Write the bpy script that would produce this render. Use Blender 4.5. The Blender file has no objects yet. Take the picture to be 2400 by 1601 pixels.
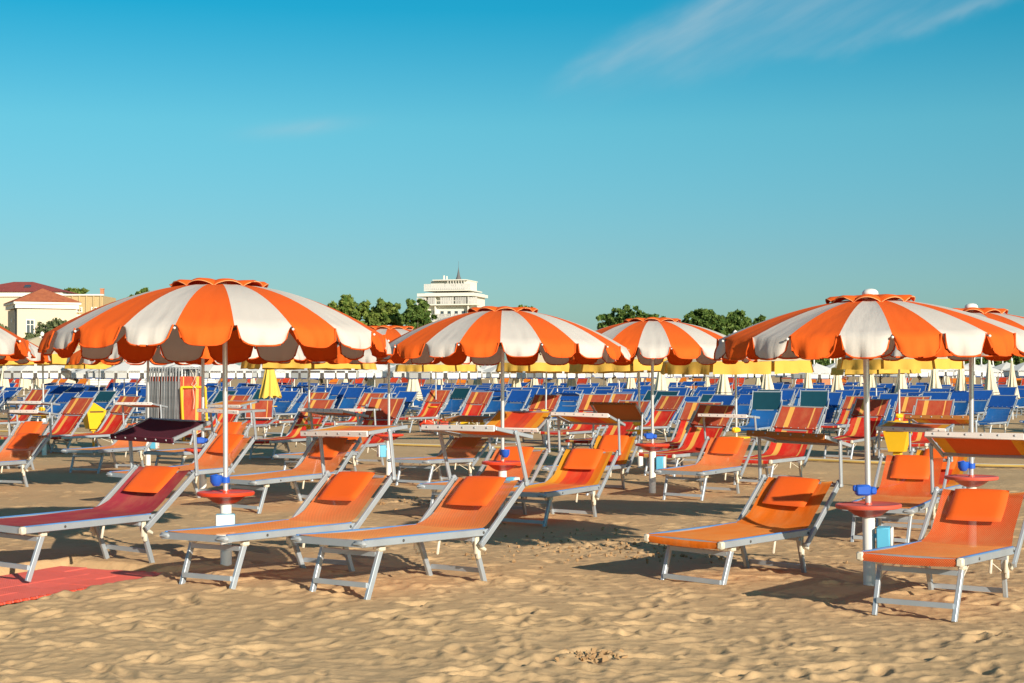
import bpy, bmesh, math, random
import numpy as np
from mathutils import Vector, Matrix, Euler
random.seed(7)
rng = np.random.default_rng(7)
SC = bpy.context.scene
COL = SC.collection
PI = math.pi
R = math.radians

# ------------------------------------------------------------------ camera
cam_d = bpy.data.cameras.new('camera')
cam = bpy.data.objects.new('camera', cam_d)
COL.objects.link(cam)
cam.location = (0, 0, 1.7)
cam.rotation_euler = (R(90), 0, 0)
cam_d.sensor_width = 36
cam_d.lens = 57.48
cam_d.shift_y = 0.0309
cam_d.clip_start = 0.1
cam_d.clip_end = 4000
SC.camera = cam

# ------------------------------------------------------------------ world, sun, exposure
SUN_EL = 19.0
SHADOW_DIR = (-0.515, 0.857)                   # horizontal direction in which shadows fall
sun_to = Vector((-SHADOW_DIR[0] * math.cos(R(SUN_EL)), -SHADOW_DIR[1] * math.cos(R(SUN_EL)), math.sin(R(SUN_EL)))).normalized()
W = bpy.data.worlds.new('World')
SC.world = W
W.use_nodes = True
wn = W.node_tree.nodes
wl = W.node_tree.links
wn.clear()

def wmath(op, a=None, b=None, c=None, clamp=False):
    n = wn.new('ShaderNodeMath')
    n.operation = op
    n.use_clamp = clamp
    for i, v in enumerate((a, b, c)):
        if v is None:
            continue
        if isinstance(v, (int, float)):
            n.inputs[i].default_value = v
        else:
            wl.new(v, n.inputs[i])
    return n.outputs[0]

def wstep(v, lo, hi):
    n = wn.new('ShaderNodeMapRange')
    n.interpolation_type = 'SMOOTHERSTEP'
    n.inputs[1].default_value = lo
    n.inputs[2].default_value = hi
    wl.new(v, n.inputs[0])
    return n.outputs[0]

sky = wn.new('ShaderNodeTexSky')
sky.sky_type = 'NISHITA'
sky.sun_disc = False
sky.sun_elevation = R(SUN_EL)
sky.sun_rotation = math.atan2(sun_to.x, sun_to.y)
sky.air_density = 1.0
sky.dust_density = 0.6
sky.ozone_density = 2.0
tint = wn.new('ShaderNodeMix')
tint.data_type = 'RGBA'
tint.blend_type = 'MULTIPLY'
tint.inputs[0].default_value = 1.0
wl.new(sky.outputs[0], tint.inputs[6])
tc = wn.new('ShaderNodeTexCoord')
sep = wn.new('ShaderNodeSeparateXYZ')
wl.new(tc.outputs['Generated'], sep.inputs[0])
az = wmath('ARCTAN2', sep.outputs[0], sep.outputs[1])
el = wmath('ARCSINE', sep.outputs[2])
# the photograph's teal grading: paler near the horizon, deeper blue higher up; overhead stops lifted to brighten the shadows
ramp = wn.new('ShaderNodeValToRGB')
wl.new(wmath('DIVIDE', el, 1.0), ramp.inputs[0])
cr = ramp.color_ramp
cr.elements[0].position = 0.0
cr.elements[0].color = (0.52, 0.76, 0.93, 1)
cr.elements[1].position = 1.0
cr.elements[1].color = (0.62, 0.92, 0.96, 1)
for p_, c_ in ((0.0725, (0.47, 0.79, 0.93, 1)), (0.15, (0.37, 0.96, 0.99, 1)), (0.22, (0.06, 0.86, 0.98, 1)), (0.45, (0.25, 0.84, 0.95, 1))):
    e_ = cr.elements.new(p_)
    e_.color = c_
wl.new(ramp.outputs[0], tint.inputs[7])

# cirrus: one high thin wisp with a veil below it, laid out on azimuth / elevation of the sky dome
def axes(a0, e0, ang):
    ca, sa = math.cos(R(ang)), math.sin(R(ang))
    da = wmath('SUBTRACT', az, a0)
    de = wmath('SUBTRACT', el, e0)
    return (wmath('ADD', wmath('MULTIPLY', da, ca), wmath('MULTIPLY', de, sa)),
            wmath('SUBTRACT', wmath('MULTIPLY', de, ca), wmath('MULTIPLY', da, sa)))
def fibre(s_, t_, ks, kt, det=5):
    cv = wn.new('ShaderNodeCombineXYZ')
    wl.new(wmath('MULTIPLY', s_, ks), cv.inputs[0])
    wl.new(wmath('MULTIPLY', t_, kt), cv.inputs[1])
    nz = wn.new('ShaderNodeTexNoise')
    nz.inputs['Scale'].default_value = 1.0
    nz.inputs['Detail'].default_value = det
    nz.inputs['Roughness'].default_value = 0.5
    wl.new(cv.outputs[0], nz.inputs[0])
    return nz.outputs[0]
def gauss(t_, sig):
    q = wmath('DIVIDE', t_, sig)
    return wmath('POWER', 2.718, wmath('MULTIPLY', wmath('MULTIPLY', q, q), -1.0))
s1, t1 = axes(0.017, 0.1695, 26.5)
n1 = fibre(s1, t1, 13, 85, 8)
n0 = fibre(s1, t1, 16, 26, 4)
t1w = wmath('ADD', t1, wmath('MULTIPLY', wmath('SUBTRACT', n0, 0.5), 0.026))
sig = wmath('ADD', wmath('MULTIPLY', wmath('MAXIMUM', s1, 0.0), 0.062), 0.0035)
main = wmath('MULTIPLY', gauss(t1w, sig), wmath('MULTIPLY', wstep(s1, -0.012, 0.05), wstep(s1, 0.42, 0.16)))
s2, t2 = axes(0.1566, 0.190, 11)
t2w = wmath('ADD', t2, wmath('MULTIPLY', wmath('SUBTRACT', n0, 0.5), 0.04))
veil = wmath('MULTIPLY', wmath('MULTIPLY', wstep(t1w, 0.010, -0.016), wstep(t2w, -0.016, 0.026)), wmath('MULTIPLY', wstep(az, 0.0, 0.11), wstep(az, 0.42, 0.17)))
low = wmath('MULTIPLY', gauss(t2w, 0.006), wmath('MULTIPLY', wstep(az, 0.06, 0.30), wstep(az, 0.6, 0.4)))
s3, t3 = axes(-0.13, 0.1475, 7)
small = wmath('MULTIPLY', gauss(t3, 0.0045), gauss(s3, 0.030))
mm = wmath('ADD', wmath('ADD', wmath('MULTIPLY', main, 0.46), wmath('MULTIPLY', veil, 0.44)), wmath('ADD', wmath('MULTIPLY', low, 0.38), wmath('MULTIPLY', small, 0.42)), clamp=True)
mm = wmath('MULTIPLY', mm, wmath('MAXIMUM', wmath('ADD', wmath('MULTIPLY', n1, 2.0), -0.15), 0.2))
cl = wn.new('ShaderNodeMix')
cl.data_type = 'RGBA'
wl.new(wmath('MULTIPLY', mm, 0.62), cl.inputs[0])
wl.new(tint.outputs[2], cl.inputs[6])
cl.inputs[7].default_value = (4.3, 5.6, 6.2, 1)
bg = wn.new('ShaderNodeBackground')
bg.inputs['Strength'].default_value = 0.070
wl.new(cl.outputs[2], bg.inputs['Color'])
out = wn.new('ShaderNodeOutputWorld')
wl.new(bg.outputs[0], out.inputs[0])

sun_d = bpy.data.lights.new('sun', 'SUN')
sun_d.energy = 4.6
sun_d.angle = R(0.5)
sun_d.color = (1.0, 0.88, 0.72)
sun = bpy.data.objects.new('sun', sun_d)
COL.objects.link(sun)
sun.rotation_euler = (-sun_to).to_track_quat('-Z', 'Y').to_euler()

vs = SC.view_settings
SC.display_settings.display_device = 'sRGB'
vs.view_transform = 'Standard'
vs.look = 'None'
vs.exposure = 0.58
vs.gamma = 1
vs.use_curve_mapping = False

# ------------------------------------------------------------------ materials
def lin(r, g, b):
    f = lambda c: (c / 255 / 12.92) if c / 255 <= 0.04045 else ((c / 255 + 0.055) / 1.055) ** 2.4
    return (f(r), f(g), f(b), 1)

class NT:
    def __init__(s, name):
        s.m = bpy.data.materials.new(name)
        s.m.use_nodes = True
        s.n = s.m.node_tree.nodes
        s.l = s.m.node_tree.links
        s.b = s.n['Principled BSDF']
        s.o = s.n['Material Output']
    def node(s, t, **k):
        x = s.n.new(t)
        for a, v in k.items():
            setattr(x, a, v)
        return x
    def math(s, op, a, b=None, c=None):
        x = s.n.new('ShaderNodeMath')
        x.operation = op
        for i, v in enumerate((a, b, c)):
            if v is None:
                continue
            if isinstance(v, (int, float)):
                x.inputs[i].default_value = v
            else:
                s.l.new(v, x.inputs[i])
        return x.outputs[0]
    def mix(s, f, a, b, mode='MIX'):
        x = s.n.new('ShaderNodeMix')
        x.data_type = 'RGBA'
        x.blend_type = mode
        for i, v in ((0, f), (6, a), (7, b)):
            if isinstance(v, (int, float, tuple)):
                x.inputs[i].default_value = v
            else:
                s.l.new(v, x.inputs[i])
        return x.outputs[2]
    def noise(s, scale, detail=3, rough=0.55, vec=None):
        x = s.n.new('ShaderNodeTexNoise')
        x.inputs['Scale'].default_value = scale
        x.inputs['Detail'].default_value = detail
        x.inputs['Roughness'].default_value = rough
        if vec is None:
            t = s.n.new('ShaderNodeTexCoord')
            vec = t.outputs['Object']
        s.l.new(vec, x.inputs['Vector'])
        return x.outputs[0]
    def rng(s, v, lo, hi, a, b):
        x = s.n.new('ShaderNodeMapRange')
        for i, q in ((1, lo), (2, hi), (3, a), (4, b)):
            x.inputs[i].default_value = q
        s.l.new(v, x.inputs[0])
        return x.outputs[0]
    def bump(s, h, strength, dist):
        x = s.n.new('ShaderNodeBump')
        x.inputs['Strength'].default_value = strength
        x.inputs['Distance'].default_value = dist
        s.l.new(h, x.inputs['Height'])
        s.l.new(x.outputs[0], s.b.inputs['Normal'])
    def vary(s, c, amt=0.1):
        """per-object brightness variation plus slow mottling"""
        oi = s.n.new('ShaderNodeObjectInfo')
        k = s.rng(oi.outputs['Random'], 0, 1, 1 - amt, 1 + amt * 0.6)
        n = s.rng(s.noise(5, 4), 0.3, 0.7, 1 - amt * 0.7, 1 + amt * 0.4)
        g = s.math('MULTIPLY', k, n)
        x = s.n.new('ShaderNodeVectorMath')
        x.operation = 'SCALE'
        if isinstance(c, tuple):
            x.inputs[0].default_value = c[:3]
        else:
            s.l.new(c, x.inputs[0])
        s.l.new(g, x.inputs['Scale'])
        return x.outputs[0]

def simple(name, col, rough=0.5, metal=0.0, vary=0.08, bump=0.0):
    t = NT(name)
    t.l.new(t.vary(col, vary), t.b.inputs['Base Color'])
    t.b.inputs['Roughness'].default_value = rough
    t.b.inputs['Metallic'].default_value = metal
    if bump:
        t.bump(t.noise(40, 4), bump, 0.01)
    return t.m

def cloth(name, col, stripes=(), *, sheen=0.0, dust=0.0, trans=0.18, weave=0.0, see=0.0, vary=0.08, rough=0.85, tcol=None, wrinkle=0.0):
    """woven cloth. stripes: (u0,u1,colour) in metres across; weave = contrast of the net; see = share of open holes"""
    t = NT(name)
    uv = t.node('ShaderNodeUVMap').outputs[0]
    sp = t.node('ShaderNodeSeparateXYZ')
    t.l.new(uv, sp.inputs[0])
    c = col
    for u0, u1, sc in stripes:
        k = t.math('MULTIPLY', t.math('GREATER_THAN', sp.outputs[0], u0), t.math('LESS_THAN', sp.outputs[0], u1))
        c = t.mix(k, c, sc)
    c = t.vary(c, vary)
    if dust:
        mp0 = t.node('ShaderNodeMapping')
        mp0.inputs['Scale'].default_value = (6, 3, 3)
        oi = t.node('ShaderNodeObjectInfo')
        sc0 = t.math('MULTIPLY', oi.outputs['Random'], 40)
        cb0 = t.node('ShaderNodeCombineXYZ')
        t.l.new(sc0, cb0.inputs[0])
        t.l.new(cb0.outputs[0], mp0.inputs['Location'])
        t.l.new(uv, mp0.inputs[0])
        c = t.mix(t.rng(t.noise(1.0, 5, 0.65, mp0.outputs[0]), 0.42, 0.75, 0, dust), c, (0.62, 0.36, 0.16, 1))
    if weave:
        wx = t.math('SINE', t.math('MULTIPLY', sp.outputs[0], 2 * PI / 0.017))
        wy = t.math('SINE', t.math('MULTIPLY', sp.outputs[1], 2 * PI / 0.017))
        k = t.rng(t.math('MULTIPLY', wx, wy), -0.5, 0.5, 1 - weave, 1 + weave * 0.5)
        x = t.node('ShaderNodeVectorMath', operation='SCALE')
        t.l.new(c, x.inputs[0])
        t.l.new(k, x.inputs['Scale'])
        c = x.outputs[0]
    t.l.new(c, t.b.inputs['Base Color'])
    t.b.inputs['Roughness'].default_value = rough
    t.b.inputs['Specular IOR Level'].default_value = 0.25
    if sheen:
        t.b.inputs['Sheen Weight'].default_value = sheen
        t.b.inputs['Sheen Roughness'].default_value = 0.35
        t.b.inputs['Sheen Tint'].default_value = (1.0, 0.46, 0.12, 1)
    if wrinkle:
        mp = t.node('ShaderNodeMapping')
        mp.inputs['Scale'].default_value = (9, 2.2, 2.2)
        t.l.new(uv, mp.inputs[0])
        t.bump(t.noise(1.0, 3, 0.5, mp.outputs[0]), wrinkle, 0.03)
    tr = t.node('ShaderNodeBsdfTranslucent')
    if tcol:
        tr.inputs['Color'].default_value = tcol
    else:
        t.l.new(c, tr.inputs['Color'])
    mx = t.node('ShaderNodeMixShader')
    mx.inputs[0].default_value = trans
    t.l.new(t.b.outputs[0], mx.inputs[1])
    t.l.new(tr.outputs[0], mx.inputs[2])
    o = mx.outputs[0]
    if see:
        tp = t.node('ShaderNodeBsdfTransparent')
        m2 = t.node('ShaderNodeMixShader')
        m2.inputs[0].default_value = see
        t.l.new(o, m2.inputs[1])
        t.l.new(tp.outputs[0], m2.inputs[2])
        o = m2.outputs[0]
    t.l.new(o, t.o.inputs[0])
    return t.m

ORANGE = (0.80, 0.135, 0.012, 1)
M = {}
M['canopy_orange'] = cloth('canopy_orange', (0.82, 0.125, 0.012, 1), trans=0.14, vary=0.05, wrinkle=0.3, tcol=(0.6, 0.03, 0.004, 1))
M['canopy_white'] = cloth('canopy_white', (0.66, 0.62, 0.565, 1), trans=0.2, vary=0.05, wrinkle=0.3, tcol=(0.62, 0.42, 0.35, 1))
M['piping'] = cloth('piping', (0.80, 0.11, 0.012, 1), trans=0.05)
M['vent_trim'] = cloth('vent_trim', (0.78, 0.30, 0.12, 1), trans=0.05)
M['canopy_cream'] = cloth('canopy_cream', (0.74, 0.63, 0.42, 1), trans=0.15, vary=0.06)
M['valance_yellow'] = cloth('valance_yellow', (0.80, 0.48, 0.085, 1), trans=0.2, vary=0.06, wrinkle=0.3)
M['canopy_pale'] = cloth('canopy_pale', (0.78, 0.76, 0.72, 1), trans=0.12, vary=0.05)
M['blue_edge'] = simple('blue_edge', (0.02, 0.07, 0.25, 1), 0.8)
M['folded_cream'] = cloth('folded_cream', (0.76, 0.66, 0.48, 1), trans=0.1, vary=0.1)
M['folded_yellow'] = cloth('folded_yellow', (0.84, 0.55, 0.10, 1), trans=0.1)
M['hem_line'] = simple('hem_line', (0.06, 0.08, 0.12, 1), 0.8)
M['net_orange'] = cloth('net_orange', dust=0.32, sheen=0.42, col=(0.84, 0.21, 0.06, 1), trans=0.16, weave=0.3, see=0.10, vary=0.06)
M['canvas_orange'] = cloth('canvas_orange', dust=0.32, sheen=0.42, col=(0.80, 0.17, 0.008, 1), trans=0.2, weave=0.05, vary=0.05, wrinkle=0.3)
M['net_redorange'] = cloth('net_redorange', dust=0.32, sheen=0.42, col=(0.76, 0.12, 0.025, 1), trans=0.18, weave=0.4, see=0.08, vary=0.05)
M['canvas_maroon'] = cloth('canvas_maroon', dust=0.25, col=(0.36, 0.038, 0.06, 1), trans=0.1, weave=0.06, vary=0.08)
M['dark_maroon'] = cloth('dark_maroon', (0.075, 0.012, 0.025, 1), trans=0.05, vary=0.08)
YEL = (0.80, 0.36, 0.02, 1)
M['sunset'] = cloth('sunset', dust=0.2, sheen=0.4, col=(0.72, 0.05, 0.02, 1), stripes=((-.4, -.27, YEL), (-.27, -.17, (0.78, 0.2, 0.01, 1)), (-.10, -.02, (0.6, 0.035, 0.02, 1)), (.17, .24, (0.78, 0.2, 0.01, 1)), (.24, .4, YEL)), trans=0.25, vary=0.05, wrinkle=0.3)
M['shade_orange'] = cloth('shade_orange', (0.72, 0.12, 0.015, 1), ((-.4, -.26, YEL), (.26, .4, YEL)), trans=0.25, vary=0.06)
M['shade_tan'] = cloth('shade_tan', (0.50, 0.19, 0.05, 1), trans=0.2, vary=0.06)
STR = ((0.13, 0.215, (0.80, 0.42, 0.09, 1)), (-.232, -.205, (0.80, 0.42, 0.12, 1)))
M['striped_red'] = cloth('striped_red', dust=0.25, col=(0.66, 0.022, 0.015, 1), stripes=STR, trans=0.22, vary=0.08, wrinkle=0.35)
M['striped_brick'] = cloth('striped_brick', dust=0.25, col=(0.43, 0.062, 0.032, 1), stripes=STR, trans=0.12, weave=0.08, vary=0.1)
M['blue_net'] = cloth('blue_net', (0.012, 0.12, 0.38, 1), trans=0.2, vary=0.15, see=0.04)
M['blue_cover'] = cloth('blue_cover', (0.008, 0.085, 0.37, 1), trans=0.2, vary=0.15)
M['teal_cover'] = cloth('teal_cover', (0.005, 0.06, 0.09, 1), trans=0.12, vary=0.1)
M['far_red'] = cloth('far_red', (0.62, 0.06, 0.02, 1), trans=0.2, vary=0.3)
M['far_orange'] = cloth('far_orange', (0.82, 0.22, 0.02, 1), trans=0.2, vary=0.2)
M['pillow_orange'] = simple('pillow_orange', (0.80, 0.125, 0.014, 1), 0.5, vary=0.05, bump=0.08)
M['alu'] = simple('alu', (0.44, 0.485, 0.53, 1), 0.45, 0.45, vary=0.12)
M['alu_pole'] = simple('alu_pole', (0.70, 0.70, 0.71, 1), 0.3, 0.6, vary=0.06)
M['alu_dull'] = simple('alu_dull', (0.40, 0.42, 0.45, 1), 0.5, 0.3, vary=0.12)
M['cream_plastic'] = simple('cream_plastic', (0.66, 0.60, 0.48, 1), 0.5)
M['bead_blue'] = simple('bead_blue', (0.07, 0.22, 0.50, 1), 0.5)
M['grey_plastic'] = simple('grey_plastic', (0.36, 0.38, 0.40, 1), 0.45)
M['dark_metal'] = simple('dark_metal', (0.06, 0.055, 0.05, 1), 0.5)
M['white_paint'] = simple('white_paint', (0.78, 0.75, 0.70, 1), 0.45, vary=0.06)
M['pale_trim'] = cloth('pale_trim', (0.74, 0.68, 0.64, 1), trans=0.1, vary=0.08)
M['red_plastic'] = simple('red_plastic', (0.74, 0.06, 0.018, 1), 0.4, vary=0.08)
M['red_faded'] = simple('red_faded', (0.64, 0.10, 0.06, 1), 0.45, vary=0.06)
M['blue_plastic'] = simple('blue_plastic', (0.015, 0.10, 0.52, 1), 0.35)
M['sky_plastic'] = simple('sky_plastic', (0.10, 0.42, 0.62, 1), 0.45)
M['yellow_plastic'] = simple('yellow_plastic', (0.80, 0.46, 0.015, 1), 0.42, vary=0.06)
M['black_slot'] = simple('black_slot', (0.02, 0.02, 0.02, 1), 0.8)
M['mat_red'] = simple('mat_red', (0.70, 0.135, 0.10, 1), 0.55, vary=0.08)
M['mat_dust'] = simple('mat_dust', (0.60, 0.31, 0.21, 1), 0.9)
M['mat_joint'] = simple('mat_joint', (0.66, 0.06, 0.02, 1), 0.5)
M['tape_yellow'] = simple('tape_yellow', (0.62, 0.42, 0.12, 1), 0.8)
M['tape_white'] = simple('tape_white', (0.62, 0.58, 0.5, 1), 0.8)
M['tape_blue'] = simple('tape_blue', (0.12, 0.3, 0.5, 1), 0.8)
M['villa_wall'] = simple('villa_wall', (0.64, 0.54, 0.40, 1), 0.9, vary=0.06)
M['villa_trim'] = simple('villa_trim', (0.80, 0.76, 0.68, 1), 0.8, vary=0.03)
M['old_wall'] = simple('old_wall', (0.52, 0.38, 0.19, 1), 0.95, vary=0.15)
M['hotel_wall'] = simple('hotel_wall', (0.72, 0.69, 0.60, 1), 0.85, vary=0.06)
M['hotel_rail'] = simple('hotel_rail', (0.56, 0.545, 0.51, 1), 0.85, vary=0.25)
M['glass_dark'] = simple('glass_dark', (0.05, 0.07, 0.09, 1), 0.15)
M['slate'] = simple('slate', (0.12, 0.12, 0.125, 1), 0.8)
M['bark'] = simple('bark', (0.16, 0.12, 0.085, 1), 0.95, vary=0.2)
M['rope'] = simple('rope', (0.68, 0.62, 0.5, 1), 0.9)
M['grey_slat'] = simple('grey_slat', (0.40, 0.41, 0.42, 1), 0.45, 0.35, vary=0.35)
M['cabin_white'] = simple('cabin_white', (0.74, 0.73, 0.72, 1), 0.7)
M['cabin_dark'] = simple('cabin_dark', (0.13, 0.1, 0.075, 1), 0.9)
M['brick_far'] = simple('brick_far', (0.5, 0.2, 0.1, 1), 0.9)

def roof_mat(name, c1, c2):
    t = NT(name)
    uv = t.node('ShaderNodeTexCoord').outputs['Object']
    sp = t.node('ShaderNodeSeparateXYZ')
    t.l.new(uv, sp.inputs[0])
    n = t.noise(1.6, 5, 0.7)
    c = t.mix(t.rng(n, 0.35, 0.7, 0, 1), c1, c2)
    t.l.new(c, t.b.inputs['Base Color'])
    t.b.inputs['Roughness'].default_value = 0.9
    w = t.math('SINE', t.math('MULTIPLY', sp.outputs[2], 45))
    t.bump(t.math('ADD', w, t.noise(9, 3)), 0.6, 0.08)
    return t.m
M['roof_orange'] = roof_mat('roof_orange', (0.50, 0.15, 0.06, 1), (0.36, 0.095, 0.04, 1))
M['roof_maroon'] = roof_mat('roof_maroon', (0.34, 0.06, 0.045, 1), (0.28, 0.05, 0.04, 1))

def leaf_mat(name, c1, c2):
    t = NT(name)
    g = t.node('ShaderNodeNewGeometry')
    c = t.mix(g.outputs['Random Per Island'], c1, c2)
    t.l.new(c, t.b.inputs['Base Color'])
    t.b.inputs['Roughness'].default_value = 0.6
    t.b.inputs['Specular IOR Level'].default_value = 0.2
    tr = t.node('ShaderNodeBsdfTranslucent')
    t.l.new(c, tr.inputs['Color'])
    mx = t.node('ShaderNodeMixShader')
    mx.inputs[0].default_value = 0.25
    t.l.new(t.b.outputs[0], mx.inputs[1])
    t.l.new(tr.outputs[0], mx.inputs[2])
    t.l.new(mx.outputs[0], t.o.inputs[0])
    return t.m
M['leaf'] = leaf_mat('leaf', (0.06, 0.12, 0.02, 1), (0.24, 0.29, 0.065, 1))
M['leaf_pine'] = leaf_mat('leaf_pine', (0.04, 0.095, 0.02, 1), (0.17, 0.24, 0.055, 1))
M['leaf_grey'] = leaf_mat('leaf_grey', (0.10, 0.13, 0.055, 1), (0.19, 0.21, 0.10, 1))

def sand_mat():
    t = NT('sand')
    g = t.node('ShaderNodeTexCoord').outputs['Object']
    c = t.mix(t.rng(t.noise(0.35, 4, 0.6, g), 0.35, 0.7, 0, 1), (0.575, 0.385, 0.205, 1), (0.51, 0.335, 0.17, 1))
    c = t.mix(t.rng(t.noise(9, 5, 0.7, g), 0.3, 0.75, 0.0, 0.55), c, (0.60, 0.42, 0.235, 1))
    c = t.mix(t.rng(t.noise(170, 2, 0.6, g), 0.45, 0.7, 0.0, 0.35), c, (0.42, 0.27, 0.13, 1))
    t.l.new(c, t.b.inputs['Base Color'])
    t.b.inputs['Roughness'].default_value = 0.95
    t.b.inputs['Specular IOR Level'].default_value = 0.15
    h = t.math('ADD', t.math('MULTIPLY', t.noise(26, 6, 0.65, g), 1.0), t.math('MULTIPLY', t.noise(160, 3, 0.6, g), 0.2))
    t.bump(h, 0.35, 0.02)
    return t.m
M['sand'] = sand_mat()
M['damp_sand'] = simple('damp_sand', (0.33, 0.20, 0.095, 1), 0.95, vary=0.2)

# ------------------------------------------------------------------ mesh builder
class MB:
    def __init__(s):
        s.v = []; s.f = []; s.uv = []; s.mi = []
    def add(s, vs, fs, uvs=None, mi=0):
        o = len(s.v)
        s.v += [tuple(p) for p in vs]
        for f in fs:
            s.f.append(tuple(i + o for i in f))
            s.mi.append(mi)
            s.uv.append([uvs[i] for i in f] if uvs else [(vs[i][0], vs[i][1]) for i in f])
        return s
    def box(s, c, d, rot=None, mi=0, bev=0.0):
        x, y, z = d[0] / 2, d[1] / 2, d[2] / 2
        if bev:
            b = min(bev, x * .9, y * .9, z * .9)
            vs = []
            for sx in (-1, 1):
                for sy in (-1, 1):
                    for sz in (-1, 1):
                        vs += [(sx * (x - b), sy * (y - b), sz * z), (sx * (x - b), sy * y, sz * (z - b)), (sx * x, sy * (y - b), sz * (z - b))]
            bm = bmesh.new()
            for p in vs:
                bm.verts.new(p)
            r = bmesh.ops.convex_hull(bm, input=bm.verts)
            bm.verts.index_update()
            pv = [v.co.copy() for v in bm.verts]
            fs = [[v.index for v in f.verts] for f in bm.faces]
            bm.free()
        else:
            pv = [Vector((sx * x, sy * y, sz * z)) for sx in (-1, 1) for sy in (-1, 1) for sz in (-1, 1)]
            fs = [(0, 1, 3, 2), (4, 6, 7, 5), (0, 4, 5, 1), (2, 3, 7, 6), (0, 2, 6, 4), (1, 5, 7, 3)]
        if rot is not None:
            pv = [rot @ p for p in pv]
        c = Vector(c)
        return s.add([p + c for p in pv], fs, mi=mi)
    def bar(s, a, b, w, h, up=(0, 0, 1), mi=0, bev=0.0):
        """rectangular bar from a to b; w sideways, h along 'up'"""
        a, b = Vector(a), Vector(b)
        d = b - a
        L = d.length
        d.normalize()
        u = Vector(up)
        sd = d.cross(u)
        if sd.length < 1e-5:
            sd = d.cross(Vector((0, 1, 0)))
        sd.normalize()
        u = sd.cross(d)
        rot = Matrix((d, sd, u)).transposed()
        return s.box((a + b) / 2, (L, w, h), rot, mi, bev)
    def tube(s, pts, r, n=8, mi=0, cap=True):
        pts = [Vector(p) for p in pts]
        rs = r if isinstance(r, (list, tuple)) else [r] * len(pts)
        vs = []
        for i, p in enumerate(pts):
            d = (pts[min(i + 1, len(pts) - 1)] - pts[max(i - 1, 0)]).normalized()
            a = d.orthogonal().normalized() if abs(d.z) < .95 else Vector((1, 0, 0))
            a = (a - d * a.dot(d)).normalized()
            b = d.cross(a)
            for k in range(n):
                t = 2 * PI * k / n
                vs.append(p + (a * math.cos(t) + b * math.sin(t)) * rs[i])
        fs = []
        for i in range(len(pts) - 1):
            for k in range(n):
                k2 = (k + 1) % n
                fs.append((i * n + k, i * n + k2, (i + 1) * n + k2, (i + 1) * n + k))
        if cap:
            fs.append(tuple(range(n))[::-1])
            fs.append(tuple((len(pts) - 1) * n + k for k in range(n)))
        return s.add(vs, fs, mi=mi)
    def lathe(s, prof, n=24, c=(0, 0, 0), mi=0):
        vs = []
        for r, z in prof:
            for k in range(n):
                t = 2 * PI * k / n
                vs.append((c[0] + r * math.cos(t), c[1] + r * math.sin(t), c[2] + z))
        fs = []
        for i in range(len(prof) - 1):
            for k in range(n):
                k2 = (k + 1) % n
                fs.append((i * n + k, i * n + k2, (i + 1) * n + k2, (i + 1) * n + k))
        return s.add(vs, fs, mi=mi)
    def grid(s, rows, uvrows=None, mi=0):
        m = len(rows[0])
        vs = [p for r in rows for p in r]
        uvs = [p for r in uvrows for p in r] if uvrows else None
        fs = []
        for i in range(len(rows) - 1):
            for k in range(m - 1):
                fs.append((i * m + k, i * m + k + 1, (i + 1) * m + k + 1, (i + 1) * m + k))
        return s.add(vs, fs, uvs, mi)
    def mesh(s, name, mats, smooth=False):
        me = bpy.data.meshes.new(name)
        me.from_pydata(s.v, [], s.f)
        ul = me.uv_layers.new(name='UVMap')
        flat = [c for f in s.uv for p in f for c in p]
        ul.data.foreach_set('uv', flat)
        if not isinstance(mats, (list, tuple)):
            mats = [mats]
        for m in mats:
            me.materials.append(M[m])
        me.polygons.foreach_set('material_index', s.mi)
        if smooth:
            me.polygons.foreach_set('use_smooth', [True] * len(me.polygons))
        me.update()
        return me

def link(name, me, parent=None, loc=(0, 0, 0), rot=(0, 0, 0)):
    o = bpy.data.objects.new(name, me)
    COL.objects.link(o)
    o.location = loc
    o.rotation_euler = rot
    if parent is not None:
        o.parent = parent
    return o

def thing(name, label, cat, loc=(0, 0, 0), rot=(0, 0, 0), group=None, me=None):
    o = link(name, me, None, loc, rot)
    o['label'] = label
    o['category'] = cat
    if group:
        o['group'] = group
    return o

def copy_tree(o, parent=None):
    c = o.copy()
    COL.objects.link(c)
    if parent is not None:
        c.parent = parent
    for ch in list(o.children):
        copy_tree(ch, c)
    return c

def smooth_angle(me, ang=40):
    me.polygons.foreach_set('use_smooth', [True] * len(me.polygons))
    me.set_sharp_from_angle(angle=R(ang))
    return me

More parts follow.
